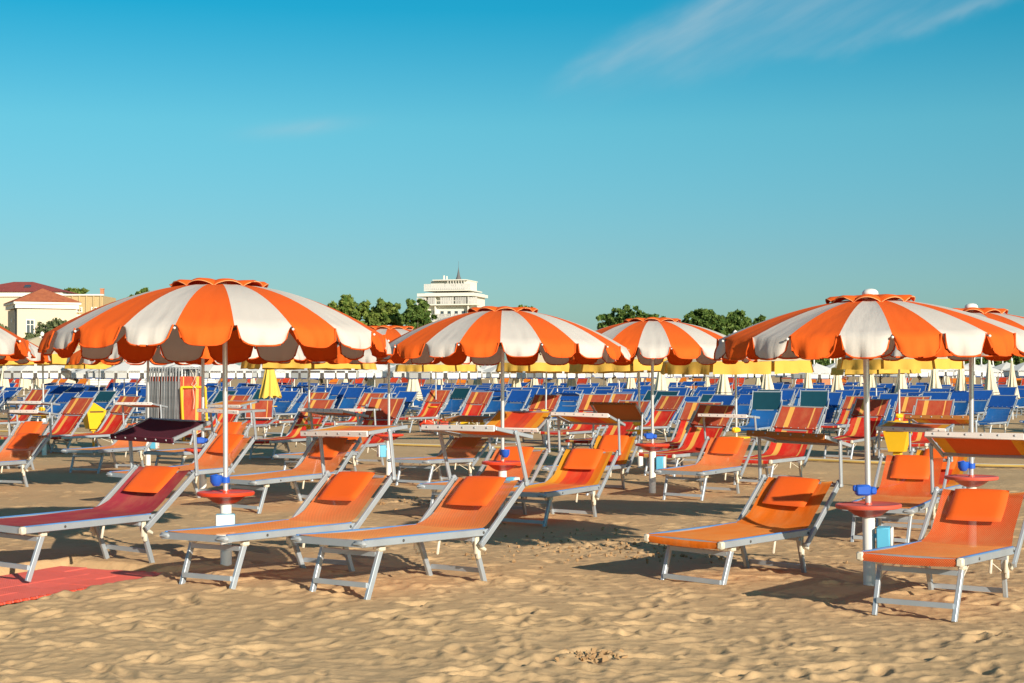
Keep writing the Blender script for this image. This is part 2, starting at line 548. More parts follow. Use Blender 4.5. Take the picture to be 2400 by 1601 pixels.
# ------------------------------------------------------------------ placements (metres, camera at the origin looking along +y)
# name: x, y, ground offset, heading, pitch, roll, back angle
LOUNGER = {
 'L3': (-1.34, 11.82, .10, 51.8, -.83, -.51, 40.0), 'L2': (-2.40, 12.30, .09, 52.8, -.22, -.99, 40.9),
 'L1': (-4.12, 12.94, .11, 56.7, .24, 1.34, 37.3), 'L4': (1.34, 12.89, .0, 50.7, -.03, 1.39, 41.7),
 'L5': (2.69, 11.10, .04, 58.7, -1.95, .34, 43.1), 'L6': (3.68, 16.52, -.04, 64.5, .91, 1.24, 45.2),
 'L6b': (4.26, 18.05, .0, 60.0, 0, 0, 42.0), 'L7': (2.26, 22.17, -.02, 60.2, .15, .74, 41.4),
 'L8': (.04, 18.01, .0, 61.5, .13, 1.0, 41.8), 'L9': (-.74, 18.15, .05, 63.7, -.61, .38, 38.9),
 'L10': (-1.58, 24.68, -.02, 61.0, -1.5, .48, 34.0), 'L11': (-3.30, 19.37, .06, 54.2, 1.17, .87, 43.5),
 'L12': (-4.74, 20.10, .08, 54.2, 1.17, 1.2, 42.7), 'L13': (-8.13, 23.34, .0, 66.0, 0, 0, 40.0),
 'L13b': (-9.19, 27.18, .02, 64.1, .4, .1, 46.9), 'L14': (-7.24, 27.35, .02, 68.2, -.12, -.05, 43.0),
 'L15': (-5.75, 26.72, .02, 57.9, .49, 0, 47.6), 'L16': (-3.46, 25.76, .01, 63.5, -.17, -.48, 36.0),
 'L17': (.75, 23.12, -.04, 62.7, -.52, .35, 45.2),
}
STRIPED = {
 'R1': (-10.79, 35.0, -.05, 57.0, .4, 0, 48.6), 'R2': (-10.0, 35.6, -.06, 50.4, 1.0, .6, 50.9),
 'R3a': (-14.6, 40.4, .05, 54.0, 0, 0, 49.0), 'R3b': (-13.74, 41.54, .05, 51.6, 1.0, 0, 49.5), 'R3c': (-15.6, 42.6, .05, 54.0, 0, 0, 48.0),
 'R4': (-5.05, 32.3, -.02, 60.0, .5, 0, 46.0), 'R5': (-3.26, 28.74, .03, 63.5, .25, 0, 49.0),
 'R6': (-3.26, 47.28, .02, 58.2, -.28, .12, 47.8), 'R7': (-1.91, 45.49, .02, 60.9, -.33, -.08, 45.5),
 'R8': (-.21, 38.56, .0, 59.3, -.23, -.02, 47.0), 'R9': (.91, 36.03, .01, 59.3, -.12, .03, 49.6),
 'R10': (1.31, 31.82, .0, 56.3, -.32, .36, 44.5), 'R10a': (1.62, 39.6, .0, 58, 0, 0, 48.0),
 'R11': (2.70, 39.80, -.01, 50.0, -.36, -.09, 45.0), 'R12': (2.66, 29.20, .02, 63.1, -.12, .28, 43.7),
 'R13': (2.39, 27.32, -.04, 54.4, .25, 1.13, 46.8), 'R14': (3.55, 24.57, .01, 58.6, -.21, 1.29, 45.8),
 'R15': (8.05, 42.0, -.05, 55.0, -1.0, 0, 46.0), 'R16': (6.49, 32.85, -.02, 57.4, 1.5, .75, 44.0),
 'R17': (8.05, 35.2, .0, 60, 0, 0, 47.0), 'R18': (7.52, 31.07, -.03, 61.5, -.18, -.08, 49.1),
 'R19': (-7.9, 38.6, .0, 57, 0, 0, 46.0), 'R20': (-6.6, 44.6, .0, 58, 0, 0, 46.0), 'R21': (-4.9, 43.0, .0, 58, 0, 0, 46.0),
}
# ------------------------------------------------------------------ sand
def vnoise(x, y, wl_, seed):
    """smooth lattice noise, -1..1, wavelength wl_"""
    g = np.random.default_rng(seed).uniform(-1, 1, (256, 256))
    fx, fy = x / wl_, y / wl_
    ix, iy = np.floor(fx).astype(int), np.floor(fy).astype(int)
    tx, ty = fx - ix, fy - iy
    tx = tx * tx * tx * (tx * (tx * 6 - 15) + 10)
    ty = ty * ty * ty * (ty * (ty * 6 - 15) + 10)
    a = g[ix % 256, iy % 256]; b = g[(ix + 1) % 256, iy % 256]
    c = g[ix % 256, (iy + 1) % 256]; d = g[(ix + 1) % 256, (iy + 1) % 256]
    return (a * (1 - tx) + b * tx) * (1 - ty) + (c * (1 - tx) + d * tx) * ty

CTRL = []
for p in list(LOUNGER.values()) + list(STRIPED.values()):
    t = R(p[3])
    CTRL.append((p[0] + .75 * math.cos(t), p[1] + .75 * math.sin(t), p[2]))
CTRL = np.array(CTRL)

def ground_low(x, y):
    x = np.asarray(x, float); y = np.asarray(y, float)
    num = np.zeros_like(x); den = np.full_like(x, .25)
    for cx, cy, cz in CTRL:
        w = np.exp(-((x - cx) ** 2 + (y - cy) ** 2) / (2 * 1.1 ** 2))
        num += w * cz; den += w
    return num / den

def ground_detail(x, y):
    wx = x + .10 * vnoise(x, y, .5, 21); wy = y + .10 * vnoise(x, y, .5, 22)
    h = .022 * vnoise(x + 3.1, y, 1.6, 1) + .009 * vnoise(wx, wy, .62, 2)
    act = .5 + .5 * vnoise(x, y, 2.4, 15)                       # trodden here, wind-smoothed there
    h += .0034 * vnoise(wx, wy, .28, 3) + .0034 * act * (.5 - np.abs(vnoise(wx, wy, .34, 12)))
    h += .0016 * act * vnoise(wx, wy, .13, 4) + .0022 * act ** 2 * (.5 - np.abs(vnoise(wx, wy, .09, 16))) + .0006 * vnoise(x, y, .055, 5)
    st_ = vnoise(x * .8 + y * .5, y * 1.1 - x * .25, .42, 18)   # small sharp scarps where sand has slid
    h += .0095 * act * np.clip((st_ - .28) / .10, 0, 1) * np.clip((.75 - st_) / .47, 0, 1)
    cl_ = np.exp(-(((x - .75) / 1.0) ** 2 + ((y - 16.0) / 1.1) ** 2)) + .7 * np.exp(-(((x + 1.0) / .8) ** 2 + ((y - 21.3) / .9) ** 2))
    h += cl_ * (.026 * np.abs(vnoise(x, y, .11, 6)) + .015 * vnoise(x, y, .05, 8))
    return h

MAT_P, MAT_E1 = (-3.88, 14.05), (.898, -.440)
def mat_mask(x, y):
    a = (x - MAT_P[0]) * MAT_E1[0] + (y - MAT_P[1]) * MAT_E1[1]
    b = (x - MAT_P[0]) * -MAT_E1[1] + (y - MAT_P[1]) * MAT_E1[0]
    sm = lambda v: np.clip(v / .10 + .5, 0, 1)
    return sm(a + .10) * sm(1.30 - a) * sm(.16 - b)

def gz(x, y):
    return float(ground_low(np.array([x]), np.array([y]))[0])

def build_sand():
    NR, NC = 1080, 700
    ys = 7.0 * (46.0 / 7.0) ** (np.linspace(0, 1, NR))
    us = np.linspace(-1, 1, NC)
    half = .37 * ys + 1.6
    X = us[None, :] * half[:, None]
    Y = np.repeat(ys[:, None], NC, 1)
    fade = np.clip((46 - Y) / 22, 0, 1)
    H = .85 * ground_detail(X, Y)
    # footprints
    lny = math.log(46.0 / 7.0)
    g = np.random.default_rng(5)
    for _ in range(9000):
        py = 8.3 * (38 / 8.3) ** g.random()
        px = g.uniform(-1, 1) * (.35 * py + .8)
        k_ = g.random()
        if k_ < .10:
            rx, ry, dp = g.uniform(.05, .065), g.uniform(.11, .15), g.uniform(.010, .022)      # whole footprints
        else:
            rx, ry, dp = g.uniform(.03, .085), g.uniform(.04, .11), g.uniform(.002, .007)
        an = g.uniform(0, PI)
        i0 = int(math.log(max(py - .4, 7.01) / 7) / lny * (NR - 1)); i1 = int(math.log((py + .4) / 7) / lny * (NR - 1)) + 2
        hw = .37 * py + 1.6
        j0 = max(0, int(((px - .45) / hw + 1) / 2 * (NC - 1))); j1 = min(NC, int(((px + .45) / hw + 1) / 2 * (NC - 1)) + 2)
        dx, dy = X[i0:i1, j0:j1] - px, Y[i0:i1, j0:j1] - py
        a, b = dx * math.cos(an) + dy * math.sin(an), -dx * math.sin(an) + dy * math.cos(an)
        q = (a / rx) ** 2 + (b / ry) ** 2
        H[i0:i1, j0:j1] += -dp * np.exp(-q * q * .9) + dp * .45 * np.exp(-(np.sqrt(q) - 1.45) ** 2 * 6)
    Z = ground_low(X, Y) + H * (.35 + .65 * fade)
    mk = mat_mask(X, Y)
    Z = Z * (1 - mk) + mk * (-.012 + .15 * H)
    # run the borders under the wide sheet
    e = np.clip((1 - np.abs(us[None, :])) / .05, 0, 1) * np.clip((46 - Y) / 4, 0, 1) * np.clip((Y - 7) / .6, 0, 1)
    Z = Z * e - .14 * (1 - e)
    co = np.stack([X, Y, Z], -1).reshape(-1, 3)
    idx = np.arange(NR * NC).reshape(NR, NC)
    q = np.stack([idx[:-1, :-1], idx[:-1, 1:], idx[1:, 1:], idx[1:, :-1]], -1).reshape(-1, 4)
    me = bpy.data.meshes.new('beach_sand')
    me.vertices.add(len(co)); me.vertices.foreach_set('co', co.ravel())
    me.loops.add(q.size); me.loops.foreach_set('vertex_index', q.ravel().astype(np.int32))
    me.polygons.add(len(q))
    me.polygons.foreach_set('loop_start', np.arange(0, q.size, 4, dtype=np.int32))
    me.polygons.foreach_set('loop_total', np.full(len(q), 4, dtype=np.int32))
    me.polygons.foreach_set('use_smooth', [True] * len(q))
    me.materials.append(M['sand'])
    me.update(calc_edges=True)
    o = link('beach_sand', me); o['kind'] = 'structure'
    # wide sheet to the horizon
    n = 120
    xs = np.sign(np.linspace(-1, 1, n)) * np.abs(np.linspace(-1, 1, n)) ** 3 * 1800
    yy = -60 + np.linspace(0, 1, n) ** 3 * 2600
    X, Y = np.meshgrid(xs, yy)
    Z = -.10 + .02 * vnoise(X, Y, 9, 11)
    b = MB(); b.grid([[(X[i, j], Y[i, j], Z[i, j]) for j in range(n)] for i in range(n)])
    o = link('ground', b.mesh('ground', 'sand', True)); o['kind'] = 'structure'
build_sand()

# ------------------------------------------------------------------ far background: buildings
def hip_roof(b, x0, x1, y0, y1, z, zr, ov=.5, mi=0, ridge=None):
    x0 -= ov; x1 += ov; y0 -= ov; y1 += ov
    w, d = x1 - x0, y1 - y0
    if w >= d:
        r0, r1 = (x0 + d / 2, (y0 + y1) / 2), (x1 - d / 2, (y0 + y1) / 2)
    else:
        r0, r1 = ((x0 + x1) / 2, y0 + w / 2), ((x0 + x1) / 2, y1 - w / 2)
    v = [(x0, y0, z), (x1, y0, z), (x1, y1, z), (x0, y1, z), (*r0, zr), (*r1, zr)]
    if w >= d:
        f = [(0, 1, 5, 4), (1, 2, 5), (2, 3, 4, 5), (3, 0, 4), (3, 2, 1, 0)]
    else:
        f = [(0, 1, 4), (1, 2, 5, 4), (2, 3, 5), (3, 0, 4, 5), (3, 2, 1, 0)]
    b.add(v, f, mi=mi)

def window(parent, x, y, z, w, h, face='y'):
    """framed window standing 4 cm proud of a wall facing -y (local)"""
    b = MB()
    t = .13
    b.box((0, 0, h / 2 + t / 2), (w + 2 * t, .16, t)); b.box((0, 0, -h / 2 - t / 2), (w + 2 * t, .2, t))
    for sx in (-1, 1):
        b.box((sx * (w / 2 + t / 2), 0, 0), (t, .16, h))
    b.box((0, 0, h * .18), (w, .1, .09)); b.box((0, 0.001, 0), (.09, .11, h))
    o = link('window', b.mesh('window', 'villa_trim'), parent, (x, y - .08, z))
    g = MB(); g.box((0, .05, 0), (w, .03, h))
    link('pane', g.mesh('pane', 'glass_dark'), o)
    return o

v = thing('villa', 'cream villa with orange tiled hip roof at the left edge beyond the beach', 'house', (-69.6, 230, 0), (0, 0, R(25)))
b = MB(); b.box((4.1, 4.6, 5.3), (8.2, 9.2, 10.9)); link('wall', b.mesh('wall', 'villa_wall'), v)
b = MB(); b.box((4.1, 4.6, 11.15), (8.8, 9.8, .55)); b.box((4.1, 4.6, 11.6), (9.3, 10.3, .28)); link('cornice', b.mesh('cornice', 'villa_trim'), v)
b = MB(); hip_roof(b, 0, 8.2, 0, 9.2, 11.78, 13.9, .65); link('roof', b.mesh('roof', 'roof_orange'), v)
window(v, 1.75, 0, 8.2, .95, 1.9); window(v, 5.9, 0, 8.2, .95, 1.9)
b = MB(); b.tube([(-.1, 1.2, 5), (-.1, 1.2, 10.6), (-.35, .9, 11.2)], .09, 6); link('downpipe', b.mesh('downpipe', 'slate'), v)
b = MB(); b.lathe([(0.02, 0), (.3, .06), (.36, .1)], 12); link('dish', b.mesh('dish', 'villa_trim'), v, (-.25, 3.1, 9.2), (0, R(-80), 0))
v = thing('upper_house', 'taller house with dark maroon hip roof behind the cream villa', 'house', (-84, 250, 0))
b = MB(); b.box((7.5, 6, 6.5), (15, 12, 14)); link('wall', b.mesh('wall', 'villa_wall'), v)
b = MB(); b.box((7.5, 6, 13.75), (15.7, 12.7, .7)); link('cornice', b.mesh('cornice', 'villa_trim'), v)
b = MB(); hip_roof(b, 0, 15, 0, 12, 14.12, 16.0, .7); link('roof', b.mesh('roof', 'roof_maroon'), v)
b = MB(); b.box((9.3, 2.2, 15.1), (.9, .7, .25), Euler((R(18), 0, 0)).to_matrix()); link('skylight', b.mesh('skylight', 'glass_dark'), v)
v = thing('old_building', 'weathered ochre building with pilasters to the right of the cream villa', 'building', (-67.2, 245, 0))
b = MB(); b.box((2.95, 4, 6.6), (5.9, 8, 13.4)); link('wall', b.mesh('wall', 'old_wall'), v)
for k in range(6):
    b = MB(); b.box((0, 0, 0), (.22, .18, 3.2)); link('pilaster', b.mesh('pilaster', 'old_wall'), v, (.3 + k * 1.06, -.09, 11.7))
b = MB(); b.box((2.95, -.1, 13.42), (6.2, .5, .2)); link('parapet', b.mesh('parapet', 'villa_trim'), v)
for x in (2.4, 4.6):
    window(v, x, 0, 11.2, .6, .55)
b = MB(); b.box((3.2, -.55, 9.7), (3.0, 1.0, .16)); b.box((3.2, -1.0, 10.1), (3.0, .06, .7)); link('balcony', b.mesh('balcony', 'villa_trim'), v)
b = MB(); b.box((5.3, 2, 13.9), (.5, .5, .9)); b.box((5.3, 2, 14.42), (.6, .6, .12)); link('chimney', b.mesh('chimney', 'brick_far'), v)
v = thing('low_house', 'low house with orange roof partly hidden behind the left front parasol', 'house', (-61.0, 255, 0))
b = MB(); b.box((4, 4, 5.7), (8, 8, 11.6)); link('wall', b.mesh('wall', 'villa_wall'), v)
b = MB(); hip_roof(b, 0, 8, 0, 8, 11.5, 12.7, .4); link('roof', b.mesh('roof', 'roof_orange'), v)

# white hotel, 500 m away
hY = 500.0
def hx(px): return (px - 1200) * hY / 3832
def hz(py): return 1.7 + (874.6 - py) * hY / 3832
v = thing('hotel', 'white stepped hotel tower with balconies and a pointed spire on its roof', 'building', (hx(1050), hY, 0), (0, 0, R(-14)))
v.scale = (.90, .90, 1.0)
b = MB()
b.box((.3, 8, 13), (17.0, 15, 26.6)); link('wall', b.mesh('wall', 'hotel_wall'), v)
def rail(x0, x1, z0, z1, y, n, name='balcony_rail'):
    b = MB()
    w = (x1 - x0) / n
    for k in range(n):
        b.box((x0 + w * (k + .5), y, (z0 + z1) / 2), (w * .86, .12, z1 - z0))
    link(name, b.mesh(name, 'hotel_rail'), v)
def slab(x0, x1, y0, y1, z, t=.35, name='slab'):
    b = MB(); b.box(((x0 + x1) / 2, (y0 + y1) / 2, z), (x1 - x0, y1 - y0, t)); link(name, b.mesh(name, 'hotel_wall'), v)
slab(-10.3, 9.8, -2.2, 16, 25.6, .9)
rail(-8.4, 8.0, 27.2, 29.0, -.6, 22, 'parapet')
slab(-8.4, 8.0, -.5, 15, 27.0, .3)
b = MB(); b.box((-.2, 8, 28.5), (13, 12, 3.0)); link('penthouse', b.mesh('penthouse', 'hotel_wall'), v)
slab(-5.6, 6.4, 0.2, 15, 30.2, .3, 'roof_slab')
for k in range(7):
    b = MB(); b.box((0, 0, 0), (.25, .25, 1.1)); link('post', b.mesh('post', 'hotel_wall'), v, (-.2 + k * .95, .6, 29.5))
for k in range(6):
    b = MB(); b.box((0, 0, 0), (.55, .1, .7)); link('window', b.mesh('window', 'glass_dark'), v, (.28 + k * .95, 1.9, 29.4))
for z0, seg in ((22.8, ((-10.6, -7.4, 4), (-6.6, -4.0, 3), (-2.2, 2.6, 6), (3.0, 7.0, 5), (7.4, 10.8, 4))), (17.8, ((-10.4, -7.4, 4), (-4.6, 1.4, 7), (2.0, 6.4, 5))), (12.8, ((-10.4, -5, 6), (-3, 6, 10)))):
    for a, c, n in seg:
        rail(a, c, z0, z0 + 2.0, -1.9, n)
    slab(-10.4, 10.6, -2.0, 4, z0 - .2)
    for k in range(7):
        b = MB(); b.box((0, 0, 0), (1.1, .12, 1.5)); link('window', b.mesh('window', 'glass_dark'), v, (-7.2 + k * 2.5, .45, z0 + 1.9 + .25))
for sx in (-7.6, -4.2, 7.4):
    b = MB(); b.box((0, 0, 0), (.35, 1.8, 17)); link('fin_wall', b.mesh('fin_wall', 'hotel_wall'), v, (sx, -.4, 17))
b = MB(); b.tube([(0, 0, 0), (0, 0, 1.7)], .32, 8); b.tube([(1.0, 0, 0), (1.0, 0, 1.5)], .28, 8); link('chimney', b.mesh('chimney', 'hotel_wall'), v, (-3.2, 6, 30.2))
b = MB(); b.lathe([(1.15, 0), (.55, 1.5), (.2, 3.1), (.05, 4.2), (.03, 6.0)], 10); link('spire', b.mesh('spire', 'slate', True), v, (2.0, 6, 30.3))

v = thing('orange_house', 'small orange house with tiled roof far behind the right front parasol', 'house', (38.2, 200, 0))
b = MB(); b.box((1.2, 3, 2.2), (3.0, 6, 4.6)); link('wall', b.mesh('wall', 'brick_far'), v)
b = MB(); hip_roof(b, -.3, 2.7, 0, 6, 4.5, 5.6, .3); link('roof', b.mesh('roof', 'roof_orange'), v)
for x in (.5, 1.9):
    window(v, x, 0, 3.4, .5, .8)
v = thing('red_roof_house', 'low house with orange roof under the right hand pines', 'house', (17, 215, 0))
b = MB(); b.box((3.5, 4, 2.5), (7, 8, 5.2)); link('wall', b.mesh('wall', 'villa_wall'), v)
b = MB(); hip_roof(b, 0, 7, 0, 8, 5.0, 8.2, .5); link('roof', b.mesh('roof', 'roof_orange'), v)

# white slatted beach cabins behind the far parasols
v = thing('beach_cabin', 'long white slatted beach cabin with dark base behind the blue loungers at left', 'cabin', (-32.5, 126, -.1))
for k in range(9):
    b = MB(); b.box((0, 0, 0), (9.6, .06, .16)); link('slat', b.mesh('slat', 'cabin_white'), v, (4.8, 0, .95 + k * .2))
b = MB(); b.box((4.8, 1.5, 1.4), (9.5, 2.9, 2.8)); link('wall', b.mesh('wall', 'cabin_white'), v)
b = MB(); b.box((4.8, -.08, .5), (9.8, .14, .7)); link('base', b.mesh('base', 'cabin_dark'), v)
b = MB(); b.box((4.8, 1.4, 2.92), (10.2, 3.6, .14)); link('roof', b.mesh('roof', 'cabin_white'), v)

# ------------------------------------------------------------------ trees
def leaf_cloud(clumps, size, per, seed, mat, flat=1.0):
    g = np.random.default_rng(seed)
    n = len(clumps) * per
    cc = np.repeat(np.array(clumps, float), per, 0)          # x y z r
    d = g.normal(size=(n, 3)); d /= np.linalg.norm(d, axis=1)[:, None]
    rr = g.random(n) ** .45
    c = cc[:, :3] + d * (rr * cc[:, 3])[:, None] * np.array([1, 1, flat])
    nrm = d + g.normal(size=(n, 3)) * .7
    nrm /= np.linalg.norm(nrm, axis=1)[:, None]
    a = np.cross(nrm, g.normal(size=(n, 3))); a /= np.linalg.norm(a, axis=1)[:, None]
    b = np.cross(nrm, a)
    s = size * g.uniform(.55, 1.25, n)[:, None]
    P = np.stack([c - a * s, c - b * s * .55, c + a * s, c + b * s * .55], 1).reshape(-1, 3)
    me = bpy.data.meshes.new('crown')
    me.vertices.add(len(P)); me.vertices.foreach_set('co', P.ravel())
    me.loops.add(n * 4); me.loops.foreach_set('vertex_index', np.arange(n * 4, dtype=np.int32))
    me.polygons.add(n)
    me.polygons.foreach_set('loop_start', np.arange(0, n * 4, 4, dtype=np.int32))
    me.polygons.foreach_set('loop_total', np.full(n, 4, dtype=np.int32))
    me.materials.append(M[mat])
    me.update(calc_edges=True)
    return me

TREE_K = 1.7
def tree(name, label, px0, px1, ptop, pbot, Y, seed, mat='leaf', shape='round', leaf=.34, nclump=60, per=42, group=None, cat='tree'):
    """crown spans the given extents (as measured in the photograph, turned into metres at distance Y)"""
    k = Y / 3832
    X = ((px0 + px1) / 2 - 1200) * k; w = (px1 - px0) / 2 * k
    zt = 1.7 + (874.6 - ptop) * k; zb = max(.3, 1.7 + (874.6 - pbot) * k)
    g = random.Random(seed)
    o = thing(name, label, cat, (X, Y, -.1), group=group)
    cz, hh = (zt + zb) / 2, (zt - zb) / 2
    cl = []
    for i in range(int(nclump * TREE_K)):
        while True:
            p = Vector((g.uniform(-1, 1), g.uniform(-1, 1), g.uniform(-1, 1)))
            if shape == 'pine':
                if p.z > -.9 and (p.x ** 2 + p.y ** 2) < 1 and p.z < 1 - .75 * (p.x ** 2 + p.y ** 2) and p.z > -.25 - .5 * g.random():
                    break
            elif .25 < p.length < 1.0 - .22 * abs(math.sin(3.1 * math.atan2(p.x, p.z) + seed)):
                break
        r = g.uniform(.07, .19) * min(w, max(hh, w * .5)) * (1.25 if g.random() < .2 else 1) * (1.7 if mat == 'leaf_grey' else 1)
        x, y, z = p.x * (w - r * .8), p.y * (w - r * .8), cz + p.z * (hh - r * .8)
        cl.append((x, y, z, r))
    link('crown', leaf_cloud(cl, leaf, per, seed, mat, .8), o)
    b = MB()
    th = max(.1, w * .055)
    zs = zb if shape != 'pine' else cz - .3 * hh
    b.tube([(0, 0, -.3), (th * .5, 0, zs * .5), (0, th, zs), (0, 0, cz)], [th * 1.3, th, th * .8, th * .4], 7)
    for i in range(9):
        c = cl[g.randrange(len(cl))]
        s = Vector((0, 0, zs * g.uniform(.75, 1.0) + .1))
        e = Vector(c[:3])
        b.tube([s, s.lerp(e, .5) + Vector((0, 0, -.15 * hh)), e], [th * .5, th * .32, th * .12], 5)
    link('trunk', b.mesh('trunk', 'bark', True), o)
    return o

tree('broadleaf_tree', 'green tree top rising behind the ochre building at left', 126, 216, 667, 735, 275, 1, leaf=.42)
tree('broadleaf_tree', 'dark green tree top just above the left front parasol slope', 288, 372, 671, 740, 270, 2, leaf=.42)
tree('broadleaf_tree', 'tallest tree of the clump left of the white hotel', 748, 884, 676, 800, 205, 3, nclump=80)
tree('broadleaf_tree', 'middle tree of the clump left of the white hotel', 846, 958, 694, 800, 205, 4, nclump=70)
tree('broadleaf_tree', 'dark tree directly in front of the white hotel', 930, 1026, 688, 800, 200, 5, 'leaf_pine', nclump=70)
tree('pine_tree', 'flat topped umbrella pine behind the middle parasol, left of the other pine', 1394, 1562, 713, 800, 205, 6, 'leaf_pine', 'pine', nclump=110)
tree('pine_tree', 'wide umbrella pine between the two right hand parasols', 1590, 1712, 720, 800, 205, 7, 'leaf_pine', 'pine', nclump=90)
tree('pine_tree', 'umbrella pine half hidden by the right front parasol', 1680, 1776, 722, 805, 210, 8, 'leaf_pine', 'pine', nclump=70)
tree('pine_tree', 'small pine tip touching the roof of the right front parasol', 1766, 1800, 731, 800, 215, 9, 'leaf_pine', nclump=30)
tree('broadleaf_tree', 'small tree tip peeping over the central parasol', 1196, 1252, 707, 780, 260, 10, nclump=40)
tree('broadleaf_tree', 'small tree tip at the right of the central parasol top', 1236, 1252, 712, 780, 265, 11, nclump=20)
tree('shrub', 'grey green bush in front of the cream villa wall', 70, 196, 736, 860, 190, 12, 'leaf_grey', leaf=.3, nclump=90, cat='shrub')
tree('shrub', 'grey green bush at the far left edge below the villa', -50, 30, 740, 860, 190, 13, 'leaf_grey', leaf=.3, nclump=70, cat='shrub')
tree('shrub', 'olive bush low between villa bush and left parasol', 40, 110, 772, 860, 185, 14, 'leaf_grey', leaf=.3, nclump=60, cat='shrub')
g = random.Random(3)
for i in range(13):
    x = 1835 + i * 47 + g.uniform(-10, 10)
    tree('hedge_tree', 'low dense green tree behind the far right white parasols', x - 42, x + 42, 818 + g.uniform(-8, 12), 884, 178 + g.uniform(-8, 8), 40 + i, 'leaf_pine' if i % 3 else 'leaf', leaf=.26, nclump=46, per=34, group='trees in the row behind the far right white parasols')
for i in range(17):
    x = -40 + i * 112 + g.uniform(-20, 20)
    tree('hedge_shrub', 'low dark hedge shrub behind the far white parasols', x - 75, x + 75, 850 + g.uniform(-3, 5), 886, 168 + g.uniform(-5, 5), 80 + i, 'leaf_pine', leaf=.26, nclump=46, per=26, group='hedge behind the far white parasols', cat='shrub')
for i, (px, top, lean) in enumerate(((1866, 842, 0), (1888, 836, .01), (1908, 815, 0), (1948, 818, -.03), (1956, 830, 0), (2214, 838, 0), (2232, 842, .02), (2262, 820, -.05), (2284, 834, 0), (2300, 826, 0), (2336, 802, -.14), (2350, 838, 0), (2390, 842, 0), (2240, 846, .05))):
    Y = 165 + (i * 7) % 11
    b = MB(); z = 1.7 + (874.6 - top) * Y / 3832
    b.tube([(0, 0, -.1), (lean * z, 0, z)], [.11, .06], 6)
    b.tube([(lean * z * .97, 0, z * .98), (lean * z, 0, z + .12)], [.12, .12], 6)
    thing('mast', 'thin white mast among the trees at far right' if top > 810 else 'leaning white mast tallest among the trees at far right', 'mast', ((px - 1200) * Y / 3832, Y, 0), group='white masts at far right', me=b.mesh('mast', 'white_paint'))

# ------------------------------------------------------------------ parasols
def canopy_z(rho, apex, drop):
    return apex - drop * rho ** (2.05 if drop > .4 else 1.8)

def panel_mesh(Rc, apex, drop, D, n_rib, half, seed, mats, segs=8):
    """one gore of the canopy with its hanging scallop. half 0: rib on its right edge, half 1: rib on its left edge"""
    g = random.Random(seed)
    A = 2 * PI / n_rib
    a0, a1 = (0, A / 2) if half == 0 else (A / 2, A)
    b = MB()
    rows, uvr = [], []
    def rad(th):
        ch = math.cos(A / 2) / math.cos(th - A / 2)            # stretched flat between two ribs
        return .55 * ch + .45
    NR_, K, S = 12, 14, 6
    ph = [g.uniform(0, 6.3) for _ in range(6)]
    lean = g.uniform(.06, .34)
    for i in range(NR_ + 1):
        rho = .09 + (1 - .09) * i / NR_
        row, ur = [], []
        for k in range(K + 1):
            th = a0 + (a1 - a0) * k / K
            r = Rc * rho * rad(th)
            t = 2 * k / K - 1
            puck = .0035 * rho ** 6 * math.sin(9 * t + ph[4]) * (1 - t * t)
            z = canopy_z(rho, apex, drop) - .012 * (1 - t * t) * rho * (1 if i < NR_ else .6) + puck
            row.append((r * math.cos(th), r * math.sin(th), z)); ur.append((t * Rc * rho * (a1 - a0) / 2, rho * Rc))
        rows.append(row); uvr.append(ur)
    # the scallop hangs on from the rim
    for i in range(1, S + 1):
        s = i / S
        row, ur = [], []
        for k in range(K + 1):
            t = 2 * k / K - 1
            dd = D * max(0, 1 - abs(t) ** 3.8) ** .52
            th = a0 + (a1 - a0) * (k / K)
            th = (a0 + a1) / 2 + (th - (a0 + a1) / 2) * (1 - .06 * s)
            wr = .015 * s * (math.sin(5 * t + ph[0]) + .6 * math.sin(11 * t + ph[1]) + .45 * math.sin(19 * t + ph[2]) * s)
            bow = .03 * math.sin(s * PI * .8) * (1 - t * t)
            r = Rc * rad(a0 + (a1 - a0) * (k / K)) + lean * s * dd + wr + bow
            z = canopy_z(1, apex, drop) - .0072 * (1 - t * t) - s * dd
            row.append((r * math.cos(th), r * math.sin(th), z)); ur.append((t * Rc * (a1 - a0) / 2, Rc + s * dd))
        rows.append(row); uvr.append(ur)
    b.grid(rows, uvr)
    b.tube(rows[-1], .0075, 5, mi=1, cap=False)
    return smooth_angle(b.mesh('canopy_panel', mats), 75)

def vent_mesh(Rc, apex, drop, n_rib):
    b = MB()
    n = n_rib * 8
    rows = []
    for i, (q, lift) in enumerate(((.03, .026), (.12, .024), (.20, .024), (.255, .016), (.275, -.004))):
        row = []
        for k in range(n + 1):
            th = 2 * PI * k / n
            wv = abs(math.sin(th * n_rib / 2)) ** .8
            amp = max(0, (q - .1) / .175) ** 1.6
            r = Rc * q * (1 + .05 * amp * wv)
            z = canopy_z(q, apex, drop) + .006 + lift + (.042 * wv - .009) * amp + .004 * math.sin(3 * th + i)
            row.append((r * math.cos(th), r * math.sin(th), z))
        rows.append(row)
    b.grid(rows)
    b.tube(rows[-1], .0045, 4, mi=1, cap=False)
    return smooth_angle(b.mesh('vent_cap', ['canopy_orange', 'vent_trim']), 50)

def rib_mesh(Rc, apex, drop):
    b = MB()
    pts = []
    for i in range(9):
        q = .03 + .98 * i / 8
        pts.append((Rc * q, 0, canopy_z(q, apex, drop) - .016))
    b.tube(pts, .007, 5, mi=0)
    e = Vector(pts[-1])
    b.lathe([(0, -.011), (.009, -.006), (.011, 0), (.009, .006), (0, .011)], 8, (e.x + .010, 0, e.z), mi=1)
    m = Vector((Rc * .52, 0, canopy_z(.52, apex, drop) - .024))
    b.tube([(.035, 0, apex - (.42 if drop > .4 else .21)), m], .006, 5, mi=0)
    return b.mesh('rib', ['dark_metal', 'white_paint'], True)

